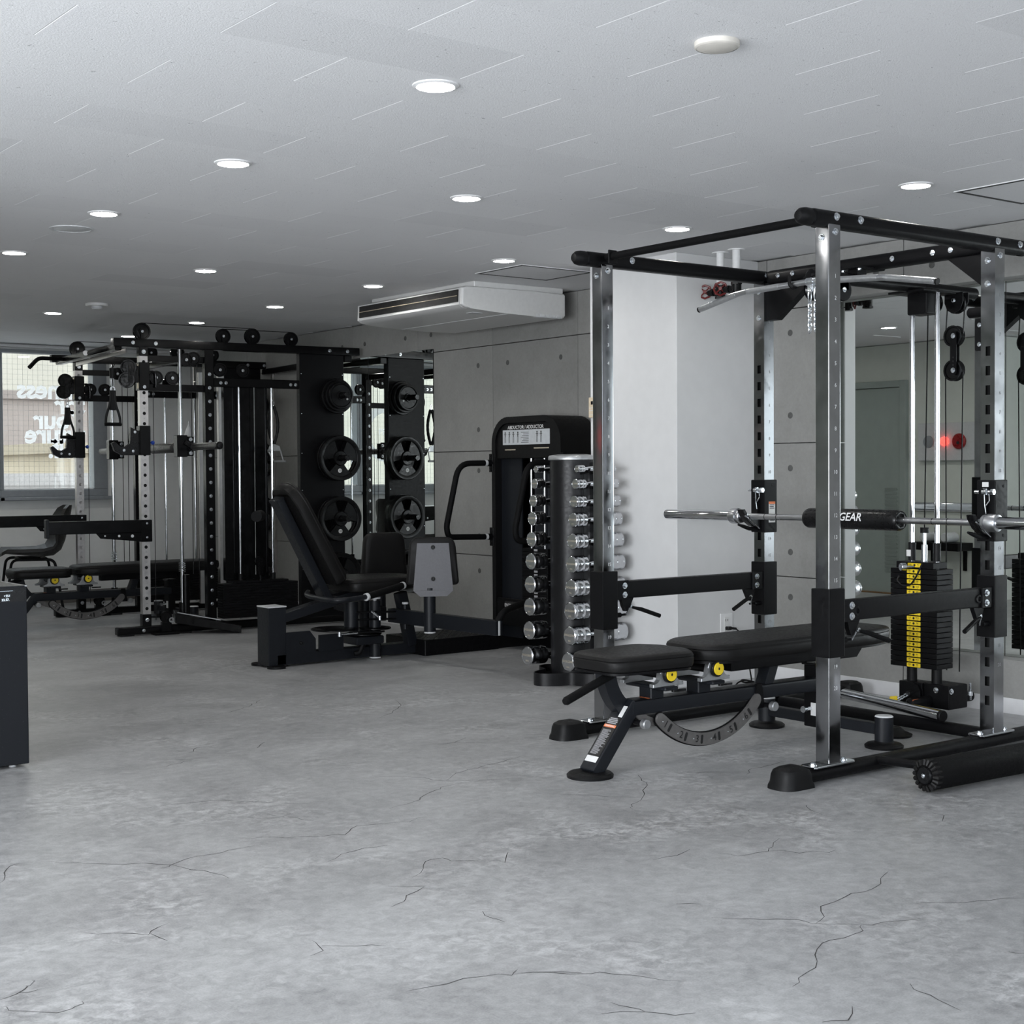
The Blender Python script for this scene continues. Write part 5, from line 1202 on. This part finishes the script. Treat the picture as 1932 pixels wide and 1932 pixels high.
# ------------------------------------------------------------------ black cable and half-rack machine at the far end
ML = Vector((4.20, 9.845, 0)); MA = math.radians(-5.5)
K = Thing('cable_machine', 'large black half rack with smith bar and cable stacks at the far end', 'exercise machine', (0, 0, 0))
K.r.location = ML; K.r.rotation_euler.z = MA
BF = 1.67
def place(o, a, b, z):
    """put an independent thing into the machine's frame"""
    c, s = math.cos(MA), math.sin(MA)
    o.location = (ML.x+a*c-b*s, ML.y+a*s+b*c, z); o.rotation_euler.z = MA
def perf_post(b):
    """square tube, near face pierced by round holes (8-gon ladders)"""
    mb = MB(); w = .058; t_ = .004
    mb.box(-.003, .001, b+t_, b+w, .06, 2.05).box(.051, .055, b+t_, b+w, .06, 2.05).box(.001, .051, b+w-t_, b+w, .06, 2.05)
    zs = [.19+.0733*k for k in range(25)]; r = .0125; xc = .026
    prev = None
    for z in zs:
        z0, z1 = z-.0733/2, z+.0733/2
        o = [(xc+r*math.cos(PI/4*k+PI/8), z+r*math.sin(PI/4*k+PI/8)) for k in range(8)]
        rc = [(.055, z1), (-.003, z1), (-.003, z0), (.055, z0)]
        O = [mb.bm.verts.new((p[0], b, p[1])) for p in o]; Q = [mb.bm.verts.new((p[0], b, p[1])) for p in rc]
        for k, quad in enumerate(((0, 1), (2, 3), (4, 5), (6, 7))):
            mb.bm.faces.new((Q[k], O[quad[0]], O[quad[1]])) if False else None
        # corners own two hole vertices each
        idx = {0: (0, 1), 1: (2, 3), 2: (4, 5), 3: (6, 7)}
        for k in range(4):
            a0, a1 = idx[k]; n0 = idx[(k+1) % 4][0]
            mb.bm.faces.new((Q[k], O[a0], O[a1]))
            mb.bm.faces.new((Q[k], O[a1], O[n0], Q[(k+1) % 4]))
    z0 = zs[0]-.0733/2; z1 = zs[-1]+.0733/2
    mb.box(-.003, .055, b, b+t_, .06, z0).box(-.003, .055, b, b+t_, z1, 2.05)
    return mb
for b in (0, BF):
    pp = K.part('upright', perf_post(b), 'perf', label='silver perforated upright')
    if b == 0: K.part('hole_shade', MB().box(.006, .048, b+.030, b+.034, .065, 2.04), 'dark' if b == 0 else 'perf', pp)  # near post only: added dark backing paints the shade inside its holes
    nb = MB()
    for k in range(24): nb.text(str(24-k), (.026, b-.0005, .2266+.0733*k), (1, 0, 0), (0, 0, 1), .016)
    K.part('hole_numbers', nb, 'gprint', pp, flat=True)
    K.part('post_foot', MB().box(-.006, .058, b-.004, b+.062, .06, .15, .003, 1), 'gloss')
    bolt(K, (.026, b-.004, .11), (0, -1, 0), .011)
    K.part('post_head', MB().box(-.006, .058, b-.004, b+.062, 1.99, 2.06, .003, 1), 'gloss')
    bolt(K, (.026, b-.004, 2.02), (0, -1, 0), .011)
    K.part('top_beam', MB().box(-.19, 1.725, b-.006, b+.064, 2.052, 2.112, .005, 2), 'gloss')
    for a in (-.05, .115, 1.47, 1.62): bolt(K, (a, b-.006, 2.082), (0, -1, 0), .010)
    K.part('base_beam', MB().box(-.19, 1.62, b-.006, b+.064, .008, .062, .008, 2), 'gloss')
    K.part('base_pad', MB().box(-.17, -.07, b-.01, b+.068, 0, .012).box(.2, .34, b-.05, b+.1, 0, .012, .003, 1), 'rubber')
    bolt(K, (.0, b-.006, .035), (0, -1, 0), .009)
    bp = K.part('black_upright', MB().box(.478, .546, b-.004, b+.062, .06, 2.055, .004, 1), 'gloss')
    for k in range(18): bolt(K, (.512, b-.004, .20+.0985*k), (0, -1, 0), .0095)
    K.part('storage_panel', MB().box(1.222, 1.588, b, b+.06, .012, 2.052, .004, 1), 'black', label='black plate storage panel')
    for z in (.12, .42, .72, 1.02, 1.3, 1.6, 1.9):
        for a in (1.235, 1.575): K.part('rivet', MB().lathe([(0, 0), (.005, 0), (.0035, .003), (0, .004)], (a, b, z), (0, -1, 0), 8), 'zinc')
    for z in (1.735, 1.262, .802, .372):
        K.part('plate_peg', MB().cyl((1.50, b, z), (1.50, b-.25, z), .022, 18, ch=.003).cyl((1.50, b, z), (1.50, b-.012, z), .038, 18), 'plastic')
    K.part('stack_beam', MB().box(.546, 1.222, b+.002, b+.06, 1.785, 1.85, .004, 1), 'gloss')
    for a in (.60, .64, 1.15, 1.19): bolt(K, (a, b+.002, 1.815), (0, -1, 0), .009)
    if b == 0: K.part('stack_shroud', MB().prism([(-.17, 0), (.17, 0), (.15, .10), (.08, .16), (-.08, .16), (-.15, .10)], (.80, b+.03, .36), (1, 0, 0), (0, 1, 0), (0, 0, 1.43)), 'tint')
    for a in (.727, .983): K.part('guide_rod', MB().cyl((a, b-.02, .08), (a, b-.02, 1.785), .0085, 12), 'chrome')
    K.part('centre_rod', MB().cyl((.85, b-.015, .40), (.85, b-.015, 1.785), .005, 10), 'chrome')
    tz = .345
    for k in range(13):
        K.part('weight_plate', MB().box(.565, 1.152, b-.09, b+.03, tz-.0192, tz-.001, .001, 1), 'black'); tz -= .0195
    K.part('top_plate', MB().box(.64, 1.08, b-.085, b+.025, .346, .362, .001, 1), 'black')
    for a in (.727, .983): K.part('rod_bushing', MB().cyl((a, b-.02, .362), (a, b-.02, .41), .019, 14), 'rubber')
    for a, z, r in ((.024, 2.166, .062), (.631, 2.158, .055), (.858, 2.166, .060), (1.167, 2.158, .054)):
        m_ = MB(); pulley(m_, (a, b+.03, z), (0, 1, 0), r, .026); pw = K.part('pulley', m_, 'pulley')
        K.part('pulley_cheek', MB().prism(rrect(.024, .07, .01), (a, b+.012, z-.035), (1, 0, 0), (0, 0, 1), (0, .003, 0)), 'gloss', pw)
        bolt(K, (a, b+.012, z), (0, -1, 0), .007, pw)
    for a, z in ((.40, 1.985), (.345, 1.975), (.60, 1.91), (.775, 1.91), (.24, 1.84), (.12, 1.84)):
        m_ = MB(); pulley(m_, (a, b+.02, z), (0, 1, 0), .05, .024); K.part('pulley', m_, 'pulley')
        bolt(K, (a, b+.008, z), (0, -1, 0), .008)
    K.part('upper_rail', MB().box(.055, .478, b+.02, b+.06, 1.745, 1.795, .003, 1).box(.055, .478, b+.02, b+.06, 1.955, 2.0, .003, 1), 'gloss')
    for pts in ([(.024, b+.03, 2.227), (.858, b+.03, 2.224)], [(.65, b+.03, 2.211), (1.167, b+.03, 2.211)], [(.10, b+.025, 1.82), (.10, b+.025, .10)], [(.385, b+.03, 1.98), (.385, b+.03, .42)], [(.43, b+.03, 1.98), (.43, b+.03, .42)]):
        K.part('cable', MB().tube(pts, .0028, 5), 'rubber')
    # smith guide rod, springs and carriage
    K.part('smith_rod', MB().cyl((.297, b+.02, .20), (.297, b+.02, 2.05), .0135, 16), 'chrome')
    K.part('rod_foot', MB().cyl((.297, b+.02, .06), (.297, b+.02, .22), .026, 14), 'gloss')
    sp = [Vector((.297+.024*math.cos(k*.7), b+.02+.024*math.sin(k*.7), .44+.0016*k)) for k in range(45)]
    K.part('buffer_spring', MB().tube(sp, .0028, 5), 'zinc')
    K.part('smith_carriage', MB().box(.258, .335, b-.02, b+.06, 1.272, 1.43, .004, 1).box(.335, .385, b-.01, b+.05, 1.28, 1.42, .004, 1), 'gloss')
    for z in (1.30, 1.40): bolt(K, (.362, b-.01, z), (0, -1, 0), .010)
    K.part('smith_hook', MB().cyl((.37, b-.06, 1.345), (.37, b+.0, 1.345), .03, 16).bar((.37, b-.03, 1.345), (.31, b-.03, 1.38), .02, .03), 'plastic')
    # trolley with swivelling pulleys
    tr = K.part('cable_trolley', MB().box(-.012, .066, b-.014, b+.072, 1.745, 1.945, .004, 1), 'gloss')
    m_ = MB()
    for z, da in ((1.905, -.085), (1.815, -.10)): pulley(m_, (da, b-.01, z), (.5, 1, 0), .056, .034)
    m_.prism(rrect(.05, .14, .02), (-.075, b-.045, 1.862), (1, 0, 0), (0, 0, 1), (0, .006, 0)).box(-.05, .0, b+.0, b+.03, 1.80, 1.92, .004, 1)
    K.part('swivel_pulleys', m_, 'pulley', tr)
    K.part('trolley_plate', MB().box(-.0135, -.011, b-.0, b+.03, 1.76, 1.93), 'beige', tr)
    bolt(K, (.026, b-.014, 1.77), (0, -1, 0), .009, tr)
    K.part('trolley_knob', MB().cyl((.066, b+.03, 1.80), (.095, b+.03, 1.80), .008, 10).tube(fillet([(.07, b+.0, 1.88), (.11, b-.0, 1.88), (.115, b, 1.80), (.112, b, 1.77)], .02, 3), .009, 8), 'plastic', tr)
    # bar hook
    jk = K.part('bar_hook', MB().box(-.012, .066, b-.012, b+.07, 1.285, 1.495, .004, 1), 'gloss')
    K.part('hook_arm', MB().prism([(.0, .16), (-.06, .19), (-.065, .07), (-.10, .045), (-.14, .05), (-.175, .085), (-.195, .075), (-.175, .02), (-.12, -.01), (-.02, -.01), (0, .0)], (-.01, b+.01, 1.295), (1, 0, 0), (0, 0, 1), (0, .04, 0), .003), 'plastic', jk)
    for a, z in ((-.04, 1.45), (-.055, 1.315), (-.12, 1.32)): bolt(K, (a, b+.01, z), (0, -1, 0), .007, jk)
    K.part('hook_knob', MB().lathe([(.005, 0), (.006, .012), (.014, .018), (.015, .03), (.010, .036), (0, .037)], (.066, b+.02, 1.375), (1, 0, 0), 14), 'blue', jk, label='blue plastic knob')
    # spotter arm
    sa = K.part('spotter_arm', MB().box(-.66, .06, b-.012, b+.045, .735, .825, .004, 1), 'gloss')
    K.part('arm_sleeve', MB().box(-.012, .068, b-.016, b+.074, .668, .825, .004, 1), 'gloss', sa)
    K.part('arm_gusset', MB().prism([(0, 0), (-.33, 0), (-.30, -.035), (0, -.065)], (-.0, b-.010, .735), (1, 0, 0), (0, 0, 1), (0, .012, 0)), 'gloss', sa)
    K.part('arm_tip', MB().box(-.675, -.655, b-.016, b+.05, .71, .84, .003, 1), 'graph', sa)
    for a, z, r in ((-.27, .718, .006), (-.17, .715, .009), (-.075, .712, .011)):
        K.part('gusset_hole', MB().lathe([(0, 0), (r, 0), (r, .001), (0, .001)], (a, b-.0105, z), (0, -1, 0), 12), 'wcap', sa)
    for z in (.80, .70): bolt(K, (.03, b-.016, z), (0, -1, 0), .006, sa)
    # low pulley by the foot
    m_ = MB(); pulley(m_, (.155, b-.03, .125), (0, 1, 0), .042, .03); K.part('pulley', m_, 'pulley')
    K.part('low_bracket', MB().box(.12, .19, b-.052, b-.008, .02, .09, .003, 1).box(.06, .24, b-.075, b+.03, .0, .018, .003, 1), 'gloss')
    K.part('eye_ring', MB().ring((.185, b-.06, .105), (0, -1, 0), .010, .019, 0, .006, 18), 'cast')
# cross members joining both frames
for q in ((1.60, 1.66, 0, BF, 2.0, 2.05), (.49, .54, .06, BF, 2.0, 2.05), (1.60, 1.66, 0, BF, .01, .06)): K.part('rear_cross_beam', MB().box(*q, .004, 1), 'gloss')
for a, b in ((.985, 1.55), (1.16, 1.55), (1.63, 1.50)):
    K.part('rear_upright', MB().box(a, a+.05, b, b+.05, .06, 2.0, .003, 1), 'perf', label='silver rear upright')
gb = K.part('pull_up_beam', MB().box(-.16, -.11, .06, BF, 2.03, 2.08, .006, 1), 'gloss')
K.part('pull_up_grip', MB().tube(fillet([(-.13, .20, 2.06), (-.20, .34, 2.05), (-.17, .75, 2.05)], .05, 4), .015, 10), 'foam', gb)
K.part('pull_up_grip', MB().tube(fillet([(-.14, 1.45, 2.06), (-.36, 1.40, 2.06), (-.44, 1.36, 1.98)], .04, 4), .016, 10), 'foam', gb)
K.part('silver_brace', MB().bar((-.08, 1.35, 2.015), (-.02, .25, 2.045), .012, .03), 'perf', gb)
K.part('brace_cap', MB().lathe([(0, 0), (.02, 0), (.018, .008), (0, .01)], (-.20, .66, 2.05), (0, -1, 0), 14), 'wcap', gb)
# foot step between the frames
K.part('foot_step', MB().poly8([(.22, -.04, .075), (.62, -.30, .005), (.66, -.10, .005), (.30, .25, .075), (.22, -.04, .15), (.62, -.30, .055), (.66, -.10, .055), (.30, .25, .15)], .004, 1), 'gloss')
K.part('step_edge', MB().bar((.24, -.03, .152), (.50, -.21, .098), .006, .006), 'cast')
K.part('low_row_pulley', pulley(MB(), (.86, -.08, .50), (0, 1, 0), .042, .03), 'pulley')
K.part('pulley_yoke', MB().box(.845, .875, -.10, -.06, .40, .50, .003, 1).cyl((.86, -.08, .362), (.86, -.08, .41), .011, 12), 'gloss')
K.part('belt_post', MB().cyl((.32, .02, .06), (.32, .02, .42), .03, 16), 'gloss')
# smith barbell
MT['smoke'] = pm('dark_grey_satin', (.030, .029, .028), .35, 0, .1, 40)
T = Thing('smith_barbell', 'dark smith barbell with padded sleeve on the cable machine', 'barbell', (0, 0, 0))
place(T.r, .37, BF/2, 1.345)
T.part('shaft', MB().cyl((0, -1.0, 0), (0, 1.0, 0), .014, 16), 'steel')
T.part('pad', MB().lathe([(.014, 0), (.036, .004), (.038, .012), (.038, .50), (.036, .508), (.014, .512)], (-.0, -.47, -.0), (0, 1, 0), 24), 'smoke')
T.part('lettering', MB().text('EVOLGEAR', (-.0385, -.24, 0), (0, -1, 0), (0, 0, 1), .032, .01), 'gprint', flat=True)
for s in (-1, 1):
    T.part('sleeve', MB().cyl((0, s*.86, 0), (0, s*1.40, 0), .026, 18, ch=.003), 'smoke')
    T.part('end_cap', MB().lathe([(.024, 0), (.027, .004), (.027, .03), (.018, .042), (0, .044)], (0, s*1.38, 0), (0, s, 0), 18), 'plastic')
# cable handles
HN = [('stirrup handle hanging on the near silver upright of the cable machine', -.205, -.02, 1.49), ('stirrup handle hanging in front of the far window', -.075, BF-.02, 1.44)]
for i, (lab, a, b, z) in enumerate(HN):
    T = Thing('stirrup_grip', 'black '+lab, 'handle', (0, 0, 0), group='stirrup handles on the cable machine')
    place(T.r, a, b, z)
    T.part('grip', MB().cyl((-.06, 0, .012), (.06, 0, .012), .013, 14, ch=.002), 'foam')
    T.part('strap', MB().tube(fillet([(-.052, 0, .015), (-.048, 0, .07), (-.02, 0, .15), (-.012, 0, .24)], .03, 3), [.009]*14 if 0 else .009, 8).tube(fillet([(.052, 0, .015), (.048, 0, .07), (.02, 0, .15), (.012, 0, .24)], .03, 3), .009, 8).box(-.022, .022, -.007, .007, .11, .25, .004, 1), 'rubber')
    T.part('ring', MB().ring((0, -.003, .258), (0, 1, 0), .012, .019, 0, .006, 18), 'zinc')
    m_ = MB(); link(m_, (0, 0, .305), .034, .010, .003, (1, 0, 0)); T.part('carabiner', m_, 'zinc')
    T.part('stopper', MB().cyl((0, 0, .335), (0, 0, .405), .019, 14, r2=.022), 'rubber')
    T.part('cable_end', MB().cyl((0, 0, .40), (.02, 0, .44), .003, 6), 'rubber')
# rope and row handle hung inside
T = Thing('pull_rope', 'black braided triceps rope hanging inside the cable machine', 'rope', (0, 0, 0)); place(T.r, 1.055, .12, 1.36)
for s in (-1, 1):
    pts = [Vector((s*(.006+.032*math.sin(PI*k/16)), 0, .30-.018*k)) for k in range(17)]
    T.part('strand', MB().tube(pts, [.011+.0018*(k % 2) for k in range(17)], 8), 'rubber')
m_ = MB(); link(m_, (0, 0, .32), .02, .008, .003, (1, 0, 0)); T.part('carabiner', m_, 'zinc')
T = Thing('row_attachment', 'grey triangular row handle hanging below the rope', 'handle', (0, 0, 0)); place(T.r, 1.055, .10, 1.26)
T.part('plate', MB().prism([(-.05, 0), (.05, 0), (.04, .035), (0, .05), (-.04, .035)], (0, -.004, .06), (1, 0, 0), (0, 0, 1), (0, .008, 0)), 'cast')
T.part('frame', MB().tube([(-.05, 0, .06), (-.02, -.03, -.02)], .006, 6).tube([(.05, 0, .06), (.06, -.03, -.02)], .006, 6).tube([(-.17, -.03, .045), (-.04, 0, .06)], .011, 8), 'cast')
T.part('grip', MB().cyl((-.04, -.03, -.02), (.075, -.03, -.02), .009, 10, ch=.001), 'cast')
solo('accessory_bag', MB().lathe([(0, 0), (.03, .01), (.038, .06), (.025, .11), (.006, .15), (.004, .18)], (0, 0, 0), (0, 0, 1), 12), 'wcap', 'pale plastic bag hanging behind the smith carriage', 'bag', loc=(0, 0, 0))
bag = bpy.data.objects['accessory_bag']; place(bag, .44, .25, 1.36)
# iron weight plates on the pegs: every plate a thing
def grip_plate(r, th):
    """iron plate with raised rim, hub and three grip openings"""
    m = MB()
    m.lathe([(r*.80, -th/2), (r*.84, -th*.62), (r*.97, -th*.62), (r, -th*.45), (r, th*.45), (r*.97, th*.62), (r*.84, th*.62), (r*.80, th/2), (r*.80, -th/2)], (0, 0, 0), (0, 1, 0), 40)
    m.lathe([(.026, -th*.7), (r*.30, -th*.7), (r*.34, -th*.4), (r*.34, th*.4), (r*.30, th*.7), (.026, th*.7), (.026, -th*.7)], (0, 0, 0), (0, 1, 0), 30)
    for k in range(3):
        c = -PI/2+2*PI*k/3; hw = math.radians(38); n = 8
        o = [(r*.32*math.cos(c-hw*.9+2*hw*.9*i/n), r*.32*math.sin(c-hw*.9+2*hw*.9*i/n)) for i in range(n+1)]
        o += [(r*.82*math.cos(c+hw-2*hw*i/n), r*.82*math.sin(c+hw-2*hw*i/n)) for i in range(n+1)]
        m.prism(o, (0, -th*.35, 0), (1, 0, 0), (0, 0, 1), (0, th*.7, 0))
    return m
def disc_plate(r, th):
    return MB().lathe([(.026, -th*.55), (r*.28, -th*.55), (r*.34, -th*.3), (r*.80, -th*.3), (r*.86, -th*.55), (r*.97, -th*.5), (r, -th*.3), (r, th*.4), (r*.97, th*.5), (.026, th*.5), (.026, -th*.55)], (0, 0, 0), (0, 1, 0), 40)
PLT = []
for z, specs in ((1.735, [('d', .134, .03, -.06), ('d', .118, .028, -.097), ('d', .102, .026, -.132)]),
                 (1.262, [('g', .172, .034, -.055), ('g', .172, .034, -.102)]),
                 (.802, [('g', .172, .034, -.055), ('g', .172, .034, -.102)]),
                 (.372, [('g', .172, .034, -.055), ('g', .172, .034, -.102)])):
    for k, s in enumerate(specs): PLT.append((z, k, len(specs)) + s)
WHERE = {1.735: 'top peg', 1.262: 'second peg', .802: 'third peg', .372: 'lowest peg'}
POS = {0: 'against the panel', 1: 'outermost', 2: 'outermost'}
srcs = {}
for near in (True, False):
    for z, k, n, kind, r, th, b in PLT:
        pos = 'next to the panel' if k == 0 else ('outermost' if k == n-1 else 'in the middle')
        lab = 'black iron plate %s on the %s, %s panel' % (pos, WHERE[z], 'near' if near else 'far')
        key = (kind, r)
        if key not in srcs:
            T = Thing('weight_plate', lab, 'weight plate', (0, 0, 0), group='iron weight plates on the pegs')
            T.part('disc', grip_plate(r, th) if kind == 'g' else disc_plate(r, th), 'iron')
            T.part('bore_ring', MB().ring((0, -th*.72, 0), (0, 1, 0), .0255, .034, 0, .003, 24), 'iron')
            T.part('badge', MB().lathe([(0, 0), (.016 if kind == 'g' else .008, 0), (.016 if kind == 'g' else .008, .001), (0, .001)], (0, -th*.36, -r*.55), (0, -1, 0), 20), 'label')
            T.part('badge_number', MB().text('20' if kind == 'g' else '5', (0, -th*.36-.0014, -r*.55), (1, 0, 0), (0, 0, 1), .02 if kind == 'g' else .009, .01), 'print', flat=True)
            o = srcs[key] = T.r
        else:
            o = copy_tree(srcs[key]); o['label'] = lab
        place(o, 1.50, b+(0 if near else BF), z)
        o.rotation_euler.y = random.uniform(-.12, .12) if kind == 'g' else random.uniform(0, 6)
# ------------------------------------------------------------------ left side: cabinet with display, table, chair
T = Thing('display_cabinet', 'dark speckled floor cabinet with a small lit display at the left edge', 'cabinet', (1.70, 5.9, 0))
sp = NT('speckled_dark_laminate'); v = sp.coord(); nn = sp.noise(v, 260, 2, .5)
sp.link(sp.mix(sp.ramp(nn, [(.70, 0.0), (.76, 1.0)]), (.0065, .0078, .0105), (.09, .10, .12)), sp.b.inputs['Base Color']); sp.b.inputs['Roughness'].default_value = .5; sp.b.inputs['Specular IOR Level'].default_value = .25
MT['speck'] = sp.m
cb = T.part('carcass', MB().box(1.40, 1.95, 5.70, 6.10, .014, .713, .003, 1), 'speck')
T.part('lid', MB().box(1.405, 1.945, 5.705, 6.095, .713, .716), 'graph')
T.part('lid_edge', MB().box(1.943, 1.951, 5.70, 6.10, .7125, .7165).box(1.40, 1.95, 6.094, 6.101, .7125, .7165), 'cast')
dp = T.part('display_panel', MB().box(1.41, 1.947, 5.6985, 5.70, .655, .709), 'plastic')
tx = MB()
tx.text('+551', (1.872, 5.6978, .679), (1, 0, 0), (0, 0, 1), .0125).text('22.57.', (1.866, 5.6978, .664), (1, 0, 0), (0, 0, 1), .0125, .01)
tx.box(1.70, 1.80, 5.6977, 5.6982, .698, .7).box(1.81, 1.895, 5.6977, 5.6982, .698, .6985).box(1.72, 1.80, 5.6977, 5.6982, .664, .668).box(1.74, 1.80, 5.6977, 5.6982, .69, .694)
T.part('digits', tx, 'lcd', dp, flat=True)
for x, y in ((1.45, 5.75), (1.90, 5.75), (1.45, 6.05), (1.90, 6.05)):
    T.part('foot', MB().cyl((x, y, 0), (x, y, .015), .014, 14), 'wcap')
T.part('handle_ridge', MB().box(1.76, 1.84, 5.86, 5.88, .716, .735, .004, 1), 'plastic')
T = Thing('round_table', 'white round table top at the left edge before the window', 'table', (3.62, 12.06, 0))
T.part('table_top', MB().lathe([(0, .787), (.36, .787), (.375, .793), (.38, .80), (.38, .805), (.37, .81), (0, .81)], (3.62, 12.06, 0), (0, 0, 1), 48), 'white')
T.part('column', MB().cyl((3.62, 12.06, .02), (3.62, 12.06, .787), .035, 18), 'black')
T.part('base', MB().lathe([(0, 0), (.26, 0), (.26, .008), (.05, .03), (0, .03)], (3.62, 12.06, 0), (0, 0, 1), 36), 'black')
def make_chair(label, x, y, rz):
    T = Thing('lounge_chair', label, 'chair', (0, 0, 0), group='dark shell chairs at the round table')
    m = MB(); secs = []
    # shell: loft of cross sections from the front lip over the seat and up the curved back
    prof = [(-.24, .455, .19, .015), (-.20, .475, .215, .02), (-.08, .462, .235, .03), (.06, .445, .24, .05), (.15, .45, .24, .085), (.205, .49, .235, .11), (.235, .56, .225, .11), (.255, .65, .21, .10), (.275, .74, .19, .085), (.285, .80, .15, .06), (.288, .825, .08, .03)]
    for i, (px, pz, w, cup) in enumerate(prof):
        q = []
        up = min(1, max(0, (i-3)/4))
        N = 9
        top, bot = [], []
        for k in range(N):
            u = -1+2*k/(N-1); c = cup*u*u
            dx, dz = -c*up*1.0, c*(1-up)*1.0
            top.append((px+dx-.012*up, u*w, pz+dz+.012*(1-up)))
            bot.append((px+dx+.012*up, u*w, pz+dz-.012*(1-up)))
        secs.append(top+bot[::-1])
    m.loft(secs)
    T.part('shell', m, 'brown', label='dark padded one-piece seat shell')
    for s in (-1, 1):
        T.part('leg', MB().tube(fillet([(-.22, s*.215, .01), (-.17, s*.18, .425), (.14, s*.18, .42), (.20, s*.215, .01)], .05, 5), .0105, 10), 'black')
    T.part('seat_frame', MB().cyl((-.10, -.18, .424), (-.10, .18, .424), .010, 10).cyl((.09, -.18, .422), (.09, .18, .422), .010, 10), 'black')
    T.r.location = (x, y, 0); T.r.rotation_euler.z = rz
    return T.r
c1 = make_chair('dark shell chair beside the round table, under the far window', 4.14, 11.96, math.radians(-12))
c1.scale = (1.08, 1.08, 1.09)
